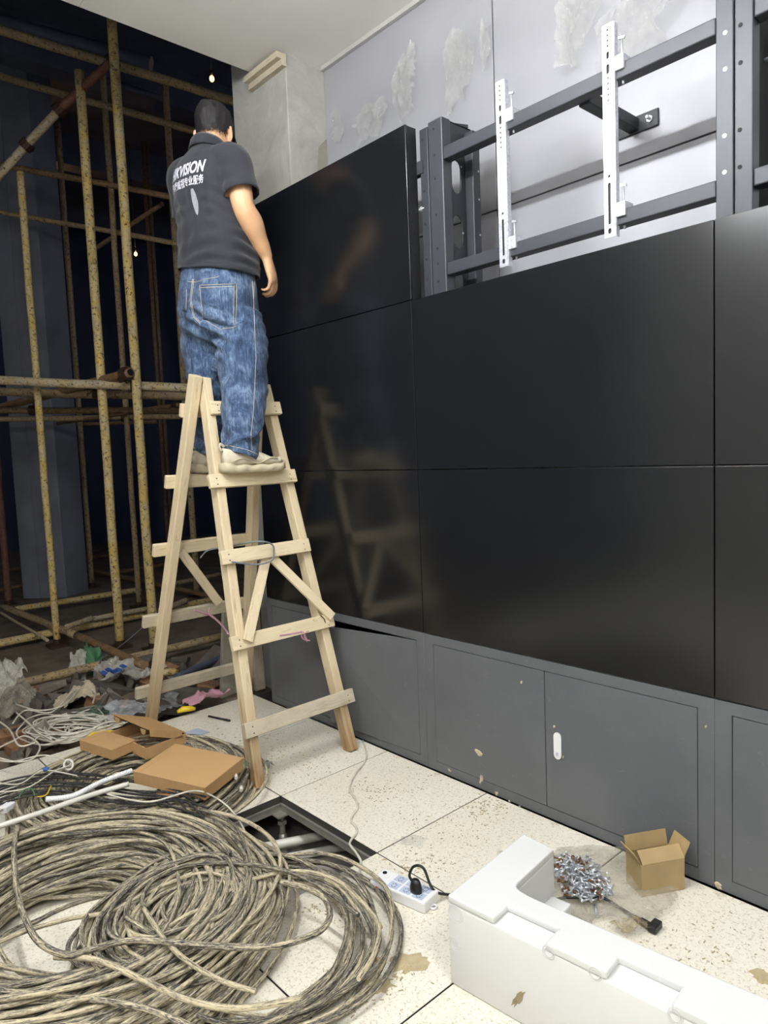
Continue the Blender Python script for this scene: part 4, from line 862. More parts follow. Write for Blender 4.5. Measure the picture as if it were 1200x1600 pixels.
for i, (u0, v0, v1, wd, lab) in enumerate([(222, 222, 420, 6, 'far dim standard between the nearest pole and the shirt'), (186, 268, 420, 5, 'farthest dim standard right of the second pole'), (236, 330, 560, 5, 'far thin standard just left of the shirt hem'), (4, 95, 270, 8, 'dim standard at the left edge, upper hall')]):
    A = dep(8.6, u0, v0); q = V((A.x, A.y, GZ)); b = MB(); b.tube([q, V((A.x, A.y, A.z if i == 0 else 5.2))], wd*8.6/FPX/2, 10); t = thing('scaffold_standard', q, lab, 'scaffold pole', 'upright scaffold poles'); obj('pole', b, M['rusty'], t)
# tubes lying on the ground
def ground(a, c_, wpx, mat, lab, z=.04, name='scaffold_tube', hollow=False, ext0=0, ext1=0, cat='scaffold pole'):
    A, B_ = on('z', GZ+z, *a), on('z', GZ+z, *c_); return pipe(name, a, c_, (A-CAM).dot(FW), (B_-CAM).dot(FW), wpx, mat, lab, (), ext0, ext1, cat, hollow)
ground((0, 1005), (250, 955), 12, 'yellow', 'yellow tube on the ground running behind the two near standards', .06, ext0=.6)
ground((250, 955), (330, 938), 11, 'yellow', 'yellow tube end on the ground seen between the ladder legs', .06)
ground((16, 1072), (352, 993), 13, 'oldyellow', 'long yellow tube lying along the rubble edge', .09, ext0=.3)
ground((2, 947), (120, 993), 11, 'oldyellow', 'brown-yellow tube slanting on the ground, far half', .12)
ground((120, 993), (226, 1040), 13, 'rusty', 'grey-brown tube slanting towards the ladder, near half', .14)
ground((24, 952), (220, 921), 9, 'yellow', 'yellow tube low behind the standard by the wide column', .08)
ground((140, 968), (235, 950), 8, 'greypole', 'pale grey sleeve lying on the yellow ground tube', .12)
ground((104, 980), (143, 966), 9, 'greypole', 'short grey tube end pointing right, open mouth', .13, hollow=True)
ground((262, 950), (290, 939), 10, 'greypole', 'grey open tube end between the ladder legs', .13, hollow=True)
ground((0, 957), (74, 1000), 4.5, 'greypole', 'thin pale rod lying at the far left', .10, 'metal_rod', cat='rod')
ground((100, 882), (345, 935), 7, 'rusty', 'dim tube slanting right on the far ground', .08)
ground((100, 905), (140, 899), 7, 'rusty', 'short dim tube right of the wide column foot', .08); ground((0, 922), (47, 913), 6, 'rusty', 'dim tube left of the concrete columns', .08, ext0=.4)
ground((105, 878), (170, 868), 6, 'rusty', 'faint far tube parallel to the tarpaulin', .08); ground((180, 895), (260, 882), 6, 'rusty', 'faint far tube behind the nearest standard', .08); ground((272, 912), (345, 897), 7, 'oldyellow', 'dim yellow tube behind the ladder', .08); ground((0, 893), (44, 885), 5, 'rusty', 'faintest tube at the far left foot of the tarpaulin', .08, ext0=.4)
P = [on('y', 2.6, 152, 1034), on('y', 2.9, 195, 1004), on('y', 3.0, 234, 970)]; b = MB(); b.tube(spline(P, 8), .004, 6); obj('wire_rope', b, M['greywire'], label='thin grey wire rope slanting up to the nearest standard', cat='wire')
for i, (x, y, zz, e) in enumerate(HALL_FILLS):  # fill lamps kept out of view, added to brighten the hall
    t = thing('hall_fill', (x, y, zz), ['added unseen fill lamp under the hall roof, left side', 'added unseen fill lamp under the hall roof, right side'][i], 'lamp', 'added fill lamps of the hall')
    b = MB(); b.tube([(x, y, zz), (x, y, zz+.12), (x, y, zz+.2)], [.22, .12, .05], 16, cap=False); obj('shade', b, M['darkbeam'], t); b = MB(); b.tube([(x, y, zz+.2), (x, y, 5.6)], .012, 6); obj('stem', b, M['darkbeam'], t)
    ld_ = bpy.data.lights.new('hall_fill_light', 'POINT'); ld_.energy = e; ld_.color = (.66, .78, 1); ld_.shadow_soft_size = .12; lo = bpy.data.objects.new('hall_fill_light', ld_); COL.objects.link(lo); lo.parent = t; lo.location = (0, 0, -.05)
# ---- work lamps far back in the hall
WL = NT('bulb_glow'); WL.base((1, .7, .3, 1)); WL.b.inputs['Emission Color'].default_value = (1, .42, .10, 1); WL.b.inputs['Emission Strength'].default_value = 10
for i, (u, v, d, e, lab) in enumerate([(331, 123, 6.6, .4, 'small warm work bulb high beside the column'), (78, 302, 9.3, 1.6, 'small warm work bulb at the upper left of the hall'), (212, 397, 9.5, 1.6, 'small warm work bulb low between the standards and the shirt')]):
    q = dep(d, u, v); t = thing('work_lamp', q, lab, 'lamp', 'bare bulbs in the hall'); b = MB()
    rr = .022; b.loft([[q+V((rr*math.sin(p)*math.cos(a), rr*math.sin(p)*math.sin(a), rr*math.cos(p)*1.25)) for a in [2*PI*k/12 for k in range(12)]] for p in [.05, .5, 1, 1.57, 2.1, 2.6, 3.09]]); obj('bulb', b, WL.m, t)
    b = MB(); b.tube([q+V((0, 0, .025)), q+V((0, 0, .07))], .014, 8); b.tube([q+V((0, 0, .07)), V((q.x, q.y, 5.6))], .004, 6); obj('socket', b, M['black'], t)
    ld_ = bpy.data.lights.new('bulb_light', 'POINT'); ld_.energy = e; ld_.color = (1, .5, .2); ld_.shadow_soft_size = .03; lo = bpy.data.objects.new('bulb_light', ld_); COL.objects.link(lo); lo.parent = t; lo.location = (0, -.05, 0)

# ================================================================== RUBBLE AT THE EDGE OF THE FLOOR
rd = random.Random(4)
def chunk(seed, n=16):
    r_ = random.Random(seed); bm = bmesh.new()
    for _ in range(n): 
        p = V((r_.uniform(-1, 1), r_.uniform(-1, 1), r_.uniform(-1, 1))); bm.verts.new(p*(.75+.25*r_.random()))
    bmesh.ops.convex_hull(bm, input=bm.verts); [bm.verts.remove(v) for v in list(bm.verts) if not v.link_faces]; m = bpy.data.meshes.new('chunk'); bm.to_mesh(m); bm.free(); return m
chunks = [chunk(s) for s in range(7)]
cmesh = {}
for i, c_ in enumerate(chunks):
    for mn in ('stone', 'darkstone'): m = c_.copy(); m.materials.append(M[mn]); cmesh[(i, mn)] = m
region = [(0, 1085), (60, 1085), (150, 1050), (240, 1045), (345, 1030), (372, 1062), (340, 1086), (245, 1122), (120, 1160), (0, 1205)]
def inside(u, v):
    c_ = False; n = len(region)
    for i in range(n):
        (x1, y1), (x2, y2) = region[i], region[i-1]
        if (y1 > v) != (y2 > v) and u < (x2-x1)*(v-y1)/(y2-y1)+x1: c_ = not c_
    return c_
cnt = 0
while cnt < 130:
    u, v = rd.uniform(0, 375), rd.uniform(1030, 1205)
    if not inside(u, v): continue
    q = on('z', GZ+.02, u, v)
    if q.y < FAR+.10: continue
    s = rd.choice([.02, .03, .045, .06, .085]); mn = rd.choice(['stone', 'darkstone', 'darkstone']); q.z = GZ+.03+s*.35
    if q.y-s*1.2 < FAR+.005: continue
    zone = 'at the left edge by the dirty bags' if u < 95 else 'around the white wire tangle' if u < 180 else 'between the tangle and the left back ladder leg' if u < 250 else 'behind the ladder rungs'
    big = 'crumb-sized' if s < .025 else 'small' if s < .035 else 'fist-sized' if s < .07 else 'big'; tone = 'pale' if mn == 'stone' else 'dark'
    o = put('rubble_chunk', cmesh[(rd.randrange(7), mn)], loc=q, rot=(rd.uniform(0, 6), rd.uniform(-.3, .3), rd.uniform(0, 6)), label=big+' '+tone+' broken stone '+zone, cat='stone', group=big+' '+tone+' stones '+zone); o.scale = (s*rd.uniform(.9, 1.5), s*rd.uniform(.8, 1.2), s*rd.uniform(.5, .8)); cnt += 1
b = MB(); b.box(-.12, .12, -.055, .055, -.03, .03); bmsh = b.mesh('brick', M['brick'])
for i, (u, v, rz, ry, lab) in enumerate([(62, 1082, -.2, .05, 'whole brown brick lying by the long yellow tube, far left'), (20, 1150, .4, .15, 'brown brick half buried at the left edge'), (52, 1158, .1, -.1, 'brown brick in the rubble left of the wire tangle'), (170, 1098, -.6, .3, 'tilted brown brick right of the dirty bag'), (330, 1075, .8, .2, 'brown brick behind the ladder near the pink rag'), (250, 1058, .3, -.25, 'brown brick behind the left back ladder leg')]):
    q = on('z', GZ+.05, u, v); put('brick', bmsh, loc=q, rot=(rd.uniform(-.2, .2), ry, rz), bev=.004, label=lab, cat='brick', group='bricks in the rubble')
b = MB(); b.box(-.16, .16, -.10, .10, -.035, .035); slabm = b.mesh('grey_slab', M['darkstone'])
for i, (u, v, rz, ry, lab) in enumerate([(160, 1078, .5, .35, 'grey broken block under the white bag'), (330, 1045, .2, -.5, 'dark broken slab leaning behind the ladder'), (290, 1095, -.3, .2, 'dark flat slab piece under the ladder, left of the pink rag')]):
    q = on('z', GZ+.07, u, v); o = put('broken_slab', slabm, loc=q, rot=(.2, ry, rz), bev=.006, label=lab, cat='slab')
def rub(name, u, v, ax, ay, seed, mat, lab, cat, amp=.06, z=.06, n=28): return crumple(name, on('z', GZ+z, u, v), ax, ay, (0, 0, 1), seed, M[mat], amp, n, label=lab, cat=cat)
rub('white_bag', 200, 1063, (.22, -.06, .02), (.05, .13, .02), 81, 'whitebag', 'crumpled whitish plastic bag on the rubble left of the ladder', 'plastic bag', .09)
rub('blue_white_bag', 178, 1052, (.13, -.03, .0), (.03, .10, .03), 82, 'whitebag', 'small pale bag with blue print beside the green sheet', 'plastic bag', .07)
q = on('z', GZ+.13, 178, 1055); b = MB(); [b.obox(q+V((.03*k-.06, 0, .03+.012*math.sin(k*2))), V((.011, 0, .002)), V((0, .03, 0)), V((0, 0, .004))) for k in range(5)]; obj('printed_strip', b, M['blueplastic'], label='blue printed strip on the small pale bag', cat='print', kind='stuff')
crumple('green_sheet', on('y', 2.75, 138, 1040)+V((0, 0, .0)), (.11, .0, .0), (.02, .10, .16), (0, -1, .3), 83, M['greenplastic'], .05, 22, label='green and cream sheet draped over the long yellow tube', cat='sheet')
crumple('cream_sheet', on('y', 2.7, 122, 1042), (.07, .0, .02), (.02, .08, .13), (0, -1, .3), 183, M['whitebag'], .05, 22, label='cream sheet beside the green one on the yellow tube', cat='sheet')
rub('dirty_bag', 128, 1100, (.16, -.03, 0), (.04, .12, .02), 84, 'cloth', 'dirty beige sack crumpled amid the white wires', 'sack', .08)
rub('clear_bag', 12, 1110, (.16, -.05, .02), (.05, .17, .05), 85, 'bag', 'clear crumpled plastic bag at the left edge above the rubble', 'plastic bag', .10, .10, 30)
rub('dirty_white_bag', 5, 1080, (.15, -.05, .02), (.05, .15, .05), 86, 'whitebag', 'tall dirty white bag at the left picture edge', 'plastic bag', .16, .12, 30)
rub('bubble_wrap', 225, 1112, (.24, -.10, 0), (.05, .12, 0), 87, 'bubble', 'silvery bubble wrap heap behind the brown boxes', 'bubble wrap', .06, .07, 34)
rub('green_film', 150, 1120, (.16, -.06, 0), (.05, .13, 0), 88, 'greenfilm', 'greenish clear film between the wire tangle and the bubble wrap', 'plastic film', .03, .07)
rub('pink_rag', 322, 1096, (.16, -.02, 0), (.02, .05, 0), 89, 'pink', 'dusty pink rag at the floor edge under the ladder', 'rag', .05, .10)
rub('white_scrap', 168, 1127, (.06, -.02, 0), (.02, .04, .01), 90, 'whitebag', 'small white paper scrap above the left brown box', 'paper', .03, .10, 10)
def lump(name, u, v, z, l_, r_, mat, lab, cat): q = on('z', GZ+z, u, v); b = MB(); b.tube([q-V((l_, -l_*.3, 0)), q-V((l_*.4, -l_*.12, -.01)), q+V((l_*.5, -l_*.15, .006)), q+V((l_, -l_*.3, 0))], [r_*.5, r_, r_*.95, r_*.5], 10); obj(name, b, M[mat], label=lab, cat=cat)
lump('yellow_scrap', 291, 1110, .09, .045, .016, 'yellowplastic', 'yellow and black scrap under the pink rag', 'scrap'); lump('yellow_tube', 265, 1052, .08, .05, .025, 'yellow', 'yellow tube end lying on the dark stones behind the ladder', 'tube')
lump('yellow_scrap', 157, 1152, .07, .09, .022, 'yellowplastic', 'bright yellow plastic piece behind the left brown box', 'scrap')
ground((275, 1058), (345, 1028), 11, 'darkbeam', 'dark tube lying on the stones behind the ladder', .12, ext1=.1)
# white wire tangle
t = thing('wire_tangle', on('z', GZ+.1, 130, 1130), 'tangle of off-white wires on the rubble at the left', 'wires')
rd = random.Random(12)
for k in range(26):
    cu, cv = rd.gauss(120, 18), rd.gauss(1138, 8); ru, rv = rd.uniform(25, 75), rd.uniform(8, 24); a0 = rd.uniform(0, 6.3); P = []
    for j in range(14):
        a = a0+j*.5; P.append(on('z', GZ+.085+.03*noise.noise(V((k*3.1, j*.4, 0)))+.0012*k, cu+ru*math.cos(a)*(1+.25*noise.noise(V((k, j*.5, 1)))), min(1176, cv+rv*math.sin(a)*(1+.3*noise.noise(V((k, j*.5, 5)))))))
    P = [V((p.x, max(p.y, FAR+.02), p.z)) for p in P]
    b = MB(); b.tube(spline(P, 4), .004, 5); obj('wire', b, M['whitewire'], t)
for pts in ([(-5, 1170), (20, 1158), (40, 1150), (62, 1165), (52, 1185), (25, 1190), (-5, 1183)], [(25, 1100), (60, 1110), (100, 1102), (128, 1074), (148, 1082), (145, 1098)], [(20, 1130), (40, 1110), (80, 1113), (110, 1085), (118, 1078)], [(25, 1113), (45, 1130), (60, 1145), (80, 1155)], [(95, 1152), (130, 1150), (150, 1138)], [(-5, 1125), (15, 1140), (30, 1165), (55, 1160)]):
    b = MB(); b.tube(spline([on('z', GZ+.13, *q) for q in pts], 6), .0042, 6); obj('wire', b, M['whitewire'], t)
# ================================================================== THE WORKER ON THE LADDER
HD = math.radians(15); PF = V((math.cos(HD), math.sin(HD), 0)); PR = V((math.sin(HD), -math.cos(HD), 0)); PO = V((-.37, .885, 0))
def Lc(r, f, z): return PO+PR*r+PF*f+V((0, 0, z))
def rings_local(rows, n=28, p=2.3):
    R = []
    for (z, cr, cf, a, b_) in rows:
        ring = []
        for k in range(n):
            t = 2*PI*k/n; c_, s_ = math.cos(t), math.sin(t); ring.append(Lc(cr+a*math.copysign(abs(c_)**(2/p), c_), cf+b_*math.copysign(abs(s_)**(2/p), s_), z))
        R.append(ring)
    return R
def limb(mb, pts, radii, n=16, sub=5, flat=None):
    P = spline(pts, sub); Rr = []
    for i in range(len(radii)-1):
        for k in range(sub): t = k/sub; t = t*t*(3-2*t); Rr.append(radii[i]*(1-t)+radii[i+1]*t)
    Rr.append(radii[-1]); mb.tube(P, Rr, n); return mb
def ball(mb, c, ex, ey, ez, n=14, m=8):
    c = V(c); R = []
    for i in range(m+1):
        p = .06+(PI-.12)*i/m; R.append([c+ex*(math.sin(p)*math.cos(2*PI*k/n))+ey*(math.sin(p)*math.sin(2*PI*k/n))+ez*math.cos(p) for k in range(n)])
    mb.loft(R)
def fuse(mb, voxel, smooth=6, fac=.5):
    m = mb.mesh('tmp', M['white']); bm = bmesh.new(); bm.from_mesh(m); bmesh.ops.recalc_face_normals(bm, faces=bm.faces)
    # make each island point outward
    bm.to_mesh(m); bm.free()
    o = bpy.data.objects.new('tmp', m); COL.objects.link(o)
    r = o.modifiers.new('r', 'REMESH'); r.mode = 'VOXEL'; r.voxel_size = voxel; r.use_smooth_shade = True
    s = o.modifiers.new('s', 'SMOOTH'); s.factor = fac; s.iterations = smooth
    dg = bpy.context.evaluated_depsgraph_get(); out = bpy.data.meshes.new_from_object(o.evaluated_get(dg)); bpy.data.objects.remove(o); out.materials.clear(); return out
def cut(mesh, planes):                       # planes: (point, normal to the side removed, centre, radius or None)
    bm = bmesh.new(); bm.from_mesh(mesh)
    for co, no, ce, rad in planes:
        fs = [f for f in bm.faces if rad is None or (f.calc_center_median()-ce).length < rad]; es = {e for f in fs for e in f.edges}; vs = {v for f in fs for v in f.verts}
        bmesh.ops.bisect_plane(bm, geom=list(vs)+list(es)+fs, plane_co=co, plane_no=no, clear_outer=False)
        dead = [f for f in bm.faces if (f.calc_center_median()-co).dot(no) > 0 and (rad is None or (f.calc_center_median()-ce).length < rad)]
        bmesh.ops.delete(bm, geom=dead, context='FACES')
    bm.to_mesh(mesh); bm.free(); return mesh

# skin, cloth and hair materials
N = NT('skin'); c = N.coord(); f = N.noise(c, 12, 4); N.base(N.ramp(f, [(.3, lin('d2a27a')), (.7, lin('dfb48e'))])); N.set(Roughness=.5, Subsurface_Weight=.12, Subsurface_Radius=(.02, .008, .004), Subsurface_Scale=.5); N.bump(N.noise(c, 160, 3), .08, .001); M['skin'] = N.m
N = NT('black_knit'); c = N.coord(); f = N.noise(c, 5, 4); N.base(N.ramp(f, [(.3, lin('2b2c33')), (.7, lin('303138'))])); N.set(Roughness=.8, Sheen_Weight=.15, Specular_IOR_Level=.25); N.bump(N.mix(.3, N.noise(N.coord('Object', (3, 3, 1.2)), 7, 3, .5, .8), N.noise(c, 220, 2)), .35, .012); M['shirt'] = N.m
N = NT('denim'); c = N.coord('Object', (1, 1, .07)); a = N.noise(c, 170, 4, .7); c2 = N.coord(); w_ = N.noise(c2, 5.5, 5, .6, .8); s_ = N.noise(N.coord('Object', (1.2, 1.2, .8)), 16, 5, .6, 1.6)
wear = N.mix(.5, w_, s_); col = N.ramp(wear, [(.38, lin('2f3f58')), (.5, lin('4b607f')), (.64, lin('7d92ac'))]); thr = N.ramp(a, [(.38, lin('8792a6')), (.62, (1.25, 1.25, 1.22, 1))])
N.base(N.mix(.75, col, thr, 'MULTIPLY')); N.set(Roughness=.85, Specular_IOR_Level=.2, Sheen_Weight=.1); N.bump(N.mix(.35, s_, a), .75, .012); M['denim'] = N.m
M['stitch'] = simple('tan_thread', lin('c9bda4'), .8); M['stitchdark'] = simple('dark_seam', lin('27344c'), .9)
N = NT('hair'); c = N.coord('Object', (1, 1, .25)); a = N.noise(c, 150, 4); N.base(N.ramp(a, [(.3, lin('121113')), (.7, lin('2a2728'))])); N.set(Roughness=.6, Specular_IOR_Level=.3); N.bump(a, .6, .004)
at = N.n('ShaderNodeAttribute', attribute_name='cover'); nz = N.noise(N.coord('Object', (1, 1, .3)), 220, 3); sub_ = N.n('ShaderNodeMath', operation='SUBTRACT'); N.l(at.outputs['Fac'], sub_.inputs[0]); N.l(nz, sub_.inputs[1])
al = N.n('ShaderNodeMapRange'); al.inputs['From Min'].default_value = -.12; al.inputs['From Max'].default_value = .12; N.l(sub_.outputs[0], al.inputs['Value']); N.l(al.outputs[0], N.b.inputs['Alpha']); M['hair'] = N.m
M['shoe'] = simple('cream_suede', lin('cdc4ae'), .85, 0, .08, 20, .3); M['sole'] = simple('cream_sole', lin('c4b99e'), .7, 0, .14, 14, .2)
M['eye'] = simple('eye_dark', lin('1a1412'), .1); M['print'] = simple('white_print', lin('dcdbe6'), .7, 0, .06, 60); M['smear'] = simple('grey_smear', lin('8e8f94'), .8, 0, .2, 50)

# --- skeleton points
shR, elR, wrR = Lc(.158, -.03, 2.66), Lc(.212, -.035, 2.45), Lc(.205, .112, 2.262)
shL, elL, wrL = Lc(-.158, -.03, 2.66), Lc(-.20, .03, 2.44), Lc(-.17, .15, 2.25)
hpR, hpL = Lc(.095, 0, 2.0), Lc(-.095, 0, 2.0)
knR, knL = V((-.345, .752, 1.70)), V((-.385, 1.0, 1.70)); anR, anL = V((-.410, .705, 1.395)), V((-.365, 1.055, 1.395))
HH = math.radians(40); HF = V((math.cos(HH), math.sin(HH), 0)); HR = V((math.sin(HH), -math.cos(HH), 0)); tl = math.radians(6)
HU = (V((0, 0, 1))*math.cos(tl)+HF*math.sin(tl)); HF2 = HF*math.cos(tl)-V((0, 0, 1))*math.sin(tl); HC = Lc(-.005, .03, 2.838)
def Hc(r, f, u): return HC+HR*r+HF2*f+HU*u
head_rows = [(-.118, .025, .062, .022), (-.108, .042, .052, .040), (-.085, .056, .036, .062), (-.05, .066, .020, .082), (-.01, .0725, .010, .094), (.03, .076, .002, .099), (.065, .072, -.003, .094), (.092, .058, -.006, .078), (.110, .036, -.008, .050), (.117, .012, -.008, .018)]
def head_rings(off=0, n=28):
    return [[Hc((w_+off)*math.cos(2*PI*k/n), cf+(d_+off)*math.sin(2*PI*k/n), z+(off if z > .08 else 0)) for k in range(n)] for (z, w_, cf, d_) in head_rows]
def hand(mb, wr, dirn, palm, side):          # dirn along the hand, palm = direction the palm faces, side = towards the thumb
    d = V(dirn).normalized(); p = V(palm); p = (p-d*p.dot(d)).normalized(); s = V(side); s = (s-d*s.dot(d)-p*s.dot(p)).normalized()
    R = []
    for (t, wd, th, of) in ((-.035, .028, .024, 0), (-.005, .0285, .0225, 0), (.018, .033, .0215, 0), (.045, .041, .020, 0), (.072, .0445, .0175, .0), (.094, .043, .014, .002), (.100, .032, .010, .003)):
        c_ = wr+d*t+p*of; R.append([c_+s*(wd*math.cos(2*PI*k/18))+p*(th*math.sin(2*PI*k/18)) for k in range(18)])
    mb.loft(R)
    for i, (o, ln, r, cu) in enumerate([(.032, 1.05, .0099, .42), (.011, 1.13, .0101, .52), (-.011, 1.05, .0097, .60), (-.032, .86, .0086, .66)]):
        a = cu*.75; q = wr+d*(.086 if i != 3 else .078)+s*o; P = [q]; ang = a
        for (sl, add) in ((.044, .75), (.027, .6), (.022, .3)):
            v = d*math.cos(ang)+p*math.sin(ang)+s*(o*1.6); q = q+v.normalized()*sl*ln; P.append(q); ang += cu*1.0+.12*add
        limb(mb, P, [r*1.05, r, r*.92, r*.72], 10, 4)
    q = wr+d*.022+s*.024+p*.006; P = [q, q+(d*.7+s*.62+p*.35).normalized()*.040, q+(d*.7+s*.62+p*.35).normalized()*.040+(d*.9+s*.22+p*.4).normalized()*.032, q+(d*.7+s*.62+p*.35).normalized()*.040+(d*.9+s*.22+p*.4).normalized()*.032+(d*.95+p*.5).normalized()*.024]
    limb(mb, P, [.0135, .0115, .0100, .0075], 10, 4)
# --- body: one continuous mesh
b = MB()
b.loft(rings_local([(1.93, 0, -.01, .10, .09), (2.0, 0, -.01, .155, .115), (2.1, 0, 0, .155, .11), (2.22, 0, .01, .148, .115), (2.35, 0, .0, .15, .115), (2.5, 0, -.015, .165, .115), (2.62, 0, -.03, .165, .10), (2.69, 0, -.035, .13, .075), (2.735, 0, -.03, .075, .06)]))
limb(b, [Lc(0, -.03, 2.68), Lc(0, -.012, 2.74), Lc(0, .015, 2.80)], [.062, .060, .060], 18)
b.loft(head_rings())
ball(b, Hc(0, .105, -.030), HR*.015, HF2*.020, HU*.024); ball(b, Hc(0, .098, .0), HR*.010, HF2*.012, HU*.03); ball(b, Hc(0, .087, -.070), HR*.024, HF2*.012, HU*.010); ball(b, Hc(0, .080, .022), HR*.045, HF2*.012, HU*.012)
for s in (1, -1):
    e = HR*s; ball(b, Hc(.078*s, -.004, -.016), (e*.75-HF2*.66)*.020, (HF2*.75+e*.5)*.008, HU*.032); ball(b, Hc(.084*s, -.018, .002), (e*.6-HF2*.7)*.011, e*.007, HU*.020)
limb(b, [Lc(.10, -.03, 2.68), shR, (shR+elR)/2+PR*.004, elR, elR.lerp(wrR, .3)+PR*.004, elR.lerp(wrR, .7), wrR], [.060, .060, .055, .048, .051, .038, .0262], 18)
limb(b, [Lc(-.10, -.03, 2.68), shL, (shL+elL)/2, elL, elL.lerp(wrL, .3), elL.lerp(wrL, .7), wrL], [.060, .060, .052, .043, .047, .036, .0275], 18)
hand(b, wrR+V((0, 0, -.010)), V((0, 0, -1))+PF*.40, PF*-.34-PR*.94, PF)
hand(b, wrL, V((0, 0, -1))+PF*.45, PR*.8-PF*.3, PF*.8)
for hp, kn, an, fd in ((hpR, knR, anR, 0.0), (hpL, knL, anL, .10)):
    limb(b, [hp, hp.lerp(kn, .5), kn, kn.lerp(an, .35), an, an+V((0, 0, -.05))], [.085, .078, .055, .056, .038, .036], 16)
    ball(b, an+V((.055, .055*fd, -.055)), V((.11, .11*fd, 0)), V((-.03*fd, .034, 0)), V((0, 0, .028)))
body = fuse(b, .0044, 5); body.materials.append(M['skin'])
person = put('person', body, label='person with short black hair in black polo shirt and blue jeans, standing on the ladder', cat='person')
for s in (1, -1):
    e = MB(); ball(e, Hc(.031*s, .090, -.002), HR*.012, HF2*.012, HU*.011); obj('eye', e, M['eye'], person)
# --- hair: scalp shell, fading out towards the nape
hm = MB(); hr = head_rings(.0075, 64); 
rows2 = []
for i in range(len(hr)-1):
    for k in range(6): rows2.append([a.lerp(c_, k/6) for a, c_ in zip(hr[i], hr[i+1])])
rows2.append(hr[-1]); hm.loft(rows2, True); hmesh = hm.mesh('hair', M['hair'])
bm = bmesh.new(); bm.from_mesh(hmesh); bmesh.ops.recalc_face_normals(bm, faces=bm.faces); lay = bm.verts.layers.float.new('cover'); dead = []
for v in bm.verts:
    p = v.co-HC; r, f, u = p.dot(HR), p.dot(HF2), p.dot(HU); fr = max(-1, min(1, f/.095))
    line = -.055+.055*max(0, fr+.25)/1.25*1.9 if fr > -.25 else -.058
    ear = abs(r) > .06 and abs(f) < .022
    cov = (u-line)/(.065 if fr < .1 else .02)
    if ear: cov = min(cov, (u-.012)/.02)
    v[lay] = max(-.3, min(1.2, cov)); top = max(0, u-.02)/.1
    v.co += v.normal*(.004*noise.noise(v.co*38)+.0035*noise.noise(V((v.co.x*90, v.co.y*90, v.co.z*25)))+.007*min(1, top))
    if v[lay] < -.05: dead.append(v)
bmesh.ops.delete(bm, geom=dead, context='VERTS'); bm.to_mesh(hmesh); bm.free(); hmesh.polygons.foreach_set('use_smooth', [True]*len(hmesh.polygons)); put('hair', hmesh, person)
# glasses arm just visible at the ear
e = MB(); e.tube([Hc(.082, -.012, .010), Hc(.080, .04, .006), Hc(.072, .092, .002), Hc(.055, .108, .0)], .0022, 6); e.tube([Hc(-.082, -.012, .010), Hc(-.080, .04, .006), Hc(-.072, .092, .002), Hc(-.055, .108, .0)], .0022, 6)
for s in (1, -1): e.tube([Hc(.032*s+.026*math.cos(a), .112-.010*abs(math.cos(a)), -.004+.018*math.sin(a)) for a in [2*PI*k/18 for k in range(18)]], .002, 5, True)
e.tube([Hc(-.006, .114, 0), Hc(.006, .114, 0)], .002, 5); obj('glasses', e, M['black'], person, label='thin dark glasses')

# --- polo shirt
def fold(v, spec):
    d = 0
    for (c_, dr, wl, amp, rad) in spec:
        w_ = math.exp(-((v-c_).length/rad)**2)
        if w_ > .01: d += w_*amp*math.sin((v-c_).dot(dr)/wl*2*PI+3*noise.noise(v*6))
    return d
def displace(mesh, fn):
    mesh.update(); n = [v.normal.copy() for v in mesh.vertices]
    for v, nn in zip(mesh.vertices, n): v.co += nn*fn(v.co)
    mesh.update()
b = MB()
b.loft(rings_local([(2.10, .0, .0, .200, .158), (2.19, 0, .0, .200, .158), (2.27, 0, .008, .192, .160), (2.37, 0, .004, .182, .155), (2.48, 0, -.012, .174, .145), (2.58, 0, -.03, .170, .134), (2.65, 0, -.035, .158, .115), (2.695, 0, -.035, .128, .092), (2.725, 0, -.03, .095, .078), (2.755, 0, -.018, .070, .068), (2.79, 0, -.01, .066, .066)], 40))
sR = shR.lerp(elR, .74); sL = shL.lerp(elL, .74)
limb(b, [Lc(.085, -.03, 2.67), shR, shR.lerp(elR, .38)+PR*.006, sR+PR*.008], [.074, .076, .074, .080], 24); limb(b, [Lc(-.085, -.03, 2.67), shL, shL.lerp(elL, .38), sL], [.074, .076, .074, .080], 24)
sh = fuse(b, .0065, 9)
spec = [(Lc(.12, -.12, 2.25), V((.3, .2, 1)).normalized(), .055, .006, .13), (Lc(-.02, -.14, 2.30), V((0, .3, 1)).normalized(), .07, .003, .16), (Lc(.15, -.08, 2.50), V((.5, 0, .9)).normalized(), .05, .005, .09), (Lc(.18, .0, 2.28), V((0, .4, 1)).normalized(), .05, .006, .12), (Lc(-.13, -.10, 2.48), V((.6, 0, .8)).normalized(), .06, .004, .10), (Lc(.0, -.13, 2.42), PR, .085, .003, .18)]
displace(sh, lambda v: fold(v, spec)+.006*noise.noise(v*5)+.003*noise.noise(V((v.x*14, v.y*14, v.z*6))))
aR = (elR-shR).normalized(); aL = (elL-shL).normalized()
cut(sh, [(Lc(.0, 0, 2.205), (V((0, 0, -1))-PR*.16-PF*.02).normalized(), V((0, 0, 0)), None), (Lc(0, -.02, 2.752), (V((0, 0, 1))+PF*.12).normalized(), Lc(0, 0, 2.79), .11)])
def open_end(mesh, c_, ax, rad):
    bm = bmesh.new(); bm.from_mesh(mesh); bm.normal_update(); dead = []
    for f in bm.faces:
        d = f.calc_center_median()-c_; t = d.dot(ax)
        if abs(t) < .016 and (d-ax*t).length < rad and f.normal.dot(ax) > .72: dead.append(f)
    bmesh.ops.delete(bm, geom=dead, context='FACES')
    for v in bm.verts:
        d = v.co-c_; t = d.dot(ax)
        if v.is_boundary and abs(t) < .03 and (d-ax*t).length < rad+.01: v.co -= ax*(t+.001)
    bm.to_mesh(mesh); bm.free()
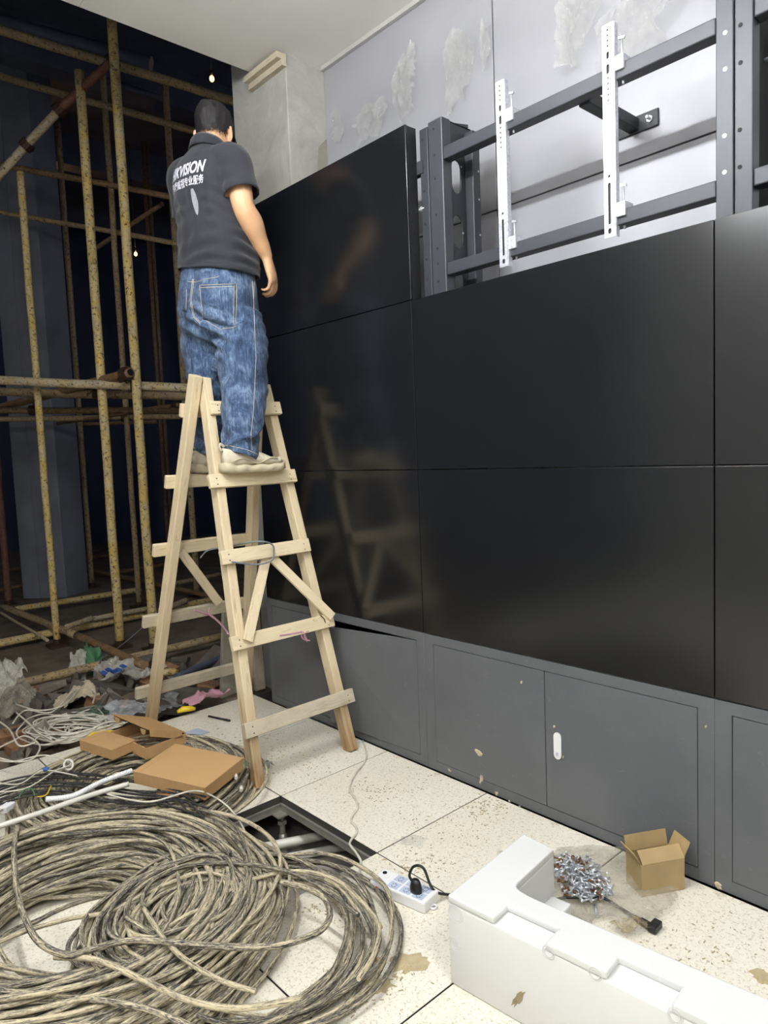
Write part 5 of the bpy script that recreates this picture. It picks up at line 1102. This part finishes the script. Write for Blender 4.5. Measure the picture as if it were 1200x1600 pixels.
open_end(sh, sR+PR*.008, aR, .092); open_end(sh, sL, aL, .092)
sh.materials.append(M['shirt']); bvh_sh = BVHTree.FromPolygons([v.co.copy() for v in sh.vertices], [tuple(p.vertices) for p in sh.polygons])
shirt = put('polo_shirt', sh, person); md = shirt.modifiers.new('cloth', 'SOLIDIFY'); md.thickness = .004; md.offset = -1
# collar: a folded band standing round the neck
R = []; nC = 40
for (dz, dr) in ((-.012, .006), (.012, .004), (.030, .001), (.033, -.002), (.024, -.005), (.0, -.004)):
    ring = []
    for k in range(nC):
        t = 2*PI*k/nC; s_ = math.sin(t); ring.append(Lc((.069+dr)*math.cos(t), -.012+(.070+dr)*s_, 2.752+dz-.016*s_))
    R.append(ring)
b = MB(); b.loft(R, False); obj('collar', b, M['shirt'], shirt)
R = []
for (dz, dr) in ((.033, -.001), (.020, .010), (-.014, .020), (-.016, .016)):
    R.append([Lc((.069+dr)*math.cos(2*PI*k/nC), -.012+(.070+dr)*math.sin(2*PI*k/nC), 2.752+dz-.016*math.sin(2*PI*k/nC)) for k in range(nC)])
b = MB(); b.loft(R, False); o = obj('collar_fold', b, M['shirt'], shirt); o.modifiers.new('s', 'SOLIDIFY').thickness = .003
# hem bands at sleeve and waist as stitched ridges
def ring_line(mesh, co, no, ce, rad, off): 
    pts = []
    for e in mesh.edges:
        a, c_ = mesh.vertices[e.vertices[0]].co, mesh.vertices[e.vertices[1]].co
        if rad and ((a+c_)/2-ce).length > rad: continue
        da, dc = (a-co).dot(no), (c_-co).dot(no)
        if da*dc < 0: pts.append(a.lerp(c_, da/(da-dc)))
    ctr = sum(pts, V((0, 0, 0)))/max(1, len(pts)); u_ = no.orthogonal().normalized(); w_ = no.cross(u_); pts.sort(key=lambda p: math.atan2((p-ctr).dot(w_), (p-ctr).dot(u_)))
    return [p+(p-ctr).normalized()*off for p in pts][::3]
for co, no, ce, rad in ((Lc(0, 0, 2.225), (V((0, 0, -1))-PR*.16-PF*.02).normalized(), V((0, 0, 0)), None),):
    pl = ring_line(sh, co, no, ce, rad, .0004)
    if len(pl) > 6: b = MB(); b.tube(pl, .0010, 4, True); obj('hem_stitch', b, M['shirt'], shirt)
# lettering printed on the back, wrapped onto the cloth
def lettering(txt, size, shear, bold, r0, z0, width, ky, name):
    cu = bpy.data.curves.new('t', 'FONT'); cu.body = txt; cu.size = size; cu.shear = shear; cu.offset = bold; cu.resolution_u = 3; cu.align_x = 'CENTER'
    o = bpy.data.objects.new('t', cu); COL.objects.link(o); dg = bpy.context.evaluated_depsgraph_get(); m = bpy.data.meshes.new_from_object(o.evaluated_get(dg)); bpy.data.objects.remove(o)
    xs_ = [v.co.x for v in m.vertices]; k = width/(max(xs_)-min(xs_)); mid = (max(xs_)+min(xs_))/2
    bm = bmesh.new(); bm.from_mesh(m); bmesh.ops.triangulate(bm, faces=bm.faces); bmesh.ops.subdivide_edges(bm, edges=[e for e in bm.edges if e.calc_length()*k > .012], cuts=2); bmesh.ops.triangulate(bm, faces=bm.faces); dead = []
    for v in bm.verts:
        p = Lc(r0+(v.co.x-mid)*k, -1, z0+v.co.y*k*ky); h = bvh_sh.ray_cast(p, PF)
        if h[0] is None: dead.append(v)
        else: v.co = h[0]-PF*.0016-PR*0
    bmesh.ops.delete(bm, geom=dead, context='VERTS'); bm.to_mesh(m); bm.free(); m.materials.clear(); m.materials.append(M['print']); put(name, m, shirt)
lettering('HIKVISION', .05, .28, .0016, -.010, 2.600, .222, 1.55, 'print_lettering')
lettering('海康威视专业服务', .035, .12, .0007, -.010, 2.553, .210, 1.50, 'print_lettering')
bm = bmesh.new(); n_ = 14; vs = []
for i in range(n_+1):
    for j in (-1, 0, 1):
        t = i/n_; wd = .013*math.sin(PI*min(1, .08+t*.92))**.6; p = Lc(.030+.018*t+j*wd, -1, 2.535-.115*t); h = bvh_sh.ray_cast(p, PF); vs.append(bm.verts.new((h[0] if h[0] else Lc(.06, -.13, 2.5))-PF*.0012))
for i in range(n_):
    for j in (0, 1): bm.faces.new((vs[i*3+j], vs[i*3+j+1], vs[i*3+j+4], vs[i*3+j+3]))
m = bpy.data.meshes.new('smear'); bm.to_mesh(m); bm.free(); m.materials.append(M['smear']); put('chalky_smear', m, shirt)

# --- jeans
b = MB()
b.loft(rings_local([(2.255, 0, 0, .172, .132), (2.2, 0, -.005, .180, .140), (2.12, 0, -.012, .190, .152), (2.04, 0, -.016, .196, .158), (1.97, .0, -.014, .196, .150), (1.93, 0, -.01, .185, .135), (1.90, 0, 0, .15, .10)], 40))
limb(b, [hpR+PR*.012, hpR.lerp(knR, .35)+PR*.012+V((0, 0, .0)), hpR.lerp(knR, .7)+PR*.006, knR, knR.lerp(anR, .35), knR.lerp(anR, .75), anR+V((0, 0, -.005)), anR+V((0, 0, -.05))], [.108, .118, .116, .110, .104, .090, .074, .070], 24)
limb(b, [hpL-PR*.012, hpL.lerp(knL, .35)-PR*.012, hpL.lerp(knL, .7), knL, knL.lerp(anL, .35), knL.lerp(anL, .75), anL+V((0, 0, -.005)), anL+V((0, 0, -.05))], [.108, .116, .110, .104, .098, .086, .072, .068], 24)
jn = fuse(b, .0065, 8)
def jfold(v):
    d = 0
    for kn, an, hp, sd in ((knR, anR, hpR, 1), (knL, anL, hpL, 2)):
        t = (hp.z-v.z)/(hp.z-an.z)
        ax = kn if v.z > kn.z else an
        if abs((v-ax.lerp(hp if v.z > kn.z else kn, max(0, min(1, (v.z-ax.z)/.3)))).length) > .16: continue
        w_ = math.exp(-((t-.50)/.13)**2)*.8+math.exp(-((t-.97)/.11)**2)*1.3+.15
        q = V((v.x*5, v.y*5, v.z*19+5*noise.noise(V((v.x*4, v.y*4, v.z*2+sd)))+sd*3)); r = 1-2*abs(noise.noise(q)); d += w_*.019*(r-.55)
    w_ = math.exp(-((v-Lc(.05, -.13, 1.93)).length/.11)**2); d += w_*.016*math.sin((v-Lc(.05, -.13, 1.93)).dot((V((0, 0, 1))+PR*.55).normalized())/.055*2*PI)
    w_ = math.exp(-((v-Lc(.15, .02, 1.90)).length/.13)**2); d += w_*.005*math.sin((v-Lc(.15, .02, 1.9)).dot((V((0, 0, 1))-PR*.5).normalized())/.06*2*PI)
    w_ = math.exp(-((v-Lc(0, -.16, 2.04)).dot(PR)/.02)**2) if v.z > 1.95 and (v-PO).dot(PF) < -.05 else 0; d -= w_*.007
    return d+.006*noise.noise(v*4.5)+.0035*noise.noise(V((v.x*12, v.y*12, v.z*9)))
displace(jn, jfold); cut(jn, [(anR+V((0, 0, -.035)), V((-.38, 0, -1)).normalized(), anR+V((0, 0, -.05)), .13), (anL+V((0, 0, -.035)), V((-.38, 0, -1)).normalized(), anL+V((0, 0, -.05)), .13)])
jn.materials.append(M['denim']); bvh_j = BVHTree.FromPolygons([v.co.copy() for v in jn.vertices], [tuple(p.vertices) for p in jn.polygons])
jeans = put('jeans', jn, person); md = jeans.modifiers.new('cloth', 'SOLIDIFY'); md.thickness = .004; md.offset = -1
def onj(u, v, off=.002):
    h = bvh_j.ray_cast(CAM, ray(u, v).normalized()); return None if h[0] is None else h[0]+h[1]*off
def seam(px, r=.0011, mat='stitch', par=None, off=.0012, name='seam'):
    P = []
    for (u0, v0), (u1, v1) in zip(px, px[1:]):
        n_ = max(2, int(math.hypot(u1-u0, v1-v0)/3))
        for k in range(n_):
            q = onj(u0+(u1-u0)*k/n_, v0+(v1-v0)*k/n_, off)
            if q is not None and (not P or (q-P[-1]).length < .04): P.append(q)
    if len(P) > 2: b = MB(); b.tube(P, r, 5); return obj(name, b, M[mat], par or jeans)
def pocket(quad, name, n=10):
    (A, B_, C_, D_) = [V((*q, 0)) for q in quad]; b = MB(); vs = []; ok = True
    for i in range(n+1):
        for j in range(n+1):
            p = A.lerp(B_, i/n).lerp(D_.lerp(C_, i/n), j/n); q = onj(p.x, p.y, .0035); vs.append(q if q is not None else (vs[-1] if vs else Lc(0, -.15, 2.0)))
    b.add(vs, [(i*(n+1)+j, i*(n+1)+j+1, (i+1)*(n+1)+j+1, (i+1)*(n+1)+j) for i in range(n) for j in range(n)], None, 0, True); o = obj(name, b, M['denim'], jeans); md = o.modifiers.new('c', 'SOLIDIFY'); md.thickness = .0035; md.offset = -1; return o
pk = pocket([(313, 446), (369, 444), (369, 510), (318, 500)], 'back_pocket')
for px in ([(313, 446), (369, 444)], [(314, 450), (369, 448)], [(369, 444), (369, 510)], [(365, 449), (365, 509)], [(313, 446), (318, 500)], [(369, 510), (345, 516)], [(345, 516), (318, 500)]): seam(px, .0011, 'stitch', pk, .0050)
pk2 = pocket([(285, 456), (293, 453), (292, 488), (286, 486)], 'back_pocket', 6); seam([(285, 456), (293, 453)], .0012, 'stitch', pk2, .005); seam([(293, 453), (292, 488)], .0012, 'stitch', pk2, .005)
seam([(397, 440), (396, 470), (398, 520), (400, 560), (398, 600), (396, 640), (392, 680), (394, 706)]); seam([(301, 436), (297, 470), (302, 495), (315, 508)]); seam([(294, 440), (306, 441), (322, 436), (345, 432)])
seam([(394, 440), (396, 470)]); seam([(409, 440), (406, 455), (396, 466)], .0020); seam([(303, 436), (299, 470), (304, 495), (316, 506)], .0011)
P = ring_line(jn, anR+V((0, 0, -.012)), V((.38, 0, 1)).normalized(), anR, .14, .0008)
if len(P) > 6: b = MB(); b.tube(P, .0012, 4, True); obj('hem_stitch', b, M['stitch'], jeans)
# --- shoes
def shoe(heel, head, label):
    X = V((math.cos(head), math.sin(head), 0)); Y = V((-math.sin(head), math.cos(head), 0)); o = V(heel)
    # sole: chunky, wavy, flared at the heel
    def prof(t): return .036+.012*math.sin(PI*min(1, t*1.05))**.7+.008*math.exp(-((t-.72)/.2)**2)-(.022*max(0, (t-.86)/.14)**2)-(.010*max(0, (.1-t)/.1))
    b = MB(); R = []; n = 30
    for i in range(n+1):
        t = i/n; x = -.012+.325*t; w_ = prof(t); toe = .012*max(0, (t-.78)/.22)**1.6; hl = .010*max(0, (.12-t)/.12); h = .034+.006*math.sin(t*26)*.5+.006*math.exp(-((t-.05)/.15)**2); z0 = toe+hl*.6; ring = []
        wav = .0035*math.sin(t*30)
        for (yy, zz) in ((-.86, 0), (-1.03, .3), (-1.0-.06, .6), (-.95, 1), (-.5, 1.02), (0, 1.02), (.5, 1.02), (.95, 1), (1.06, .6), (1.03, .3), (.86, 0), (.4, 0), (0, 0), (-.4, 0)):
            ring.append(o+X*x+Y*(yy*(w_+(wav if abs(yy) > .9 else 0)))+V((0, 0, z0+h*zz)))
        R.append(ring)
    t_ = thing_child('shoe', o, person, label); b.loft(R); obj('sole', b, M['sole'], t_)
    b = MB(); R = []; n = 26
    for i in range(n+1):
        t = i/n; x = -.002+.300*t; w_ = prof(t)*(.86+.07*min(1, t*3)); top = .112-.012*math.sin(t*PI) if t < .30 else .045+.078*max(0, 1-(t-.30)/.62)**1.15+.010*math.sin(min(1, (t-.3)/.7)*PI); 
        if t > .93: top = .040+.022*math.sqrt(max(0, 1-((t-.93)/.07)**2))
        toe = .012*max(0, (t-.78)/.22)**1.6; ring = []
        for k in range(16):
            a = 2*PI*k/16; c_, s_ = math.cos(a), math.sin(a); hh = (top-.030)/2; wv = w_*(1-.28*max(0, s_)*(1 if t < .4 else .6)); ring.append(o+X*x+Y*(wv*math.copysign(abs(c_)**.8, c_))+V((0, 0, toe+.030+hh+hh*math.copysign(abs(s_)**.8, s_))))
        R.append(ring)
    b.loft(R); obj('upper', b, M['shoe'], t_)
    b = MB(); b.tube(spline([o+X*-.004+V((0, 0, .100)), o+X*-.016+V((0, 0, .116)), o+X*-.010+V((0, 0, .130)), o+X*.006+V((0, 0, .118))], 4), .006, 6); obj('heel_tab', b, M['shoe'], t_)
    b = MB()
    for k in range(5): x = .115+.022*k; zt_ = .107-.012*k; b.tube([o+X*x+Y*-.022+V((0, 0, zt_-.012)), o+X*(x+.006)+V((0, 0, zt_-.004)), o+X*(x+.012)+Y*.022+V((0, 0, zt_-.012))], .003, 5)
    obj('lace', b, M['shoe'], t_)
    b = MB()
    for s in (-1, 1):
        b.tube([o+X*(.03+.22*t)+Y*(s*(prof((.03+.22*t)/.3)*.93+.0005))+V((0, 0, .052+.012*math.sin(t*9))) for t in [k/12 for k in range(13)]], .0035, 5)
    obj('side_overlay', b, M['sole'], t_)
def thing_child(name, loc, parent, label=None):
    o = bpy.data.objects.new(name, None); COL.objects.link(o); o.parent = parent; o.location = V(loc)-wloc(parent); o.empty_display_size = .05; return props(o, label)
shoe((-.505, .698, 1.2885), -.02, None); shoe((-.455, 1.060, 1.2885), .10, None)
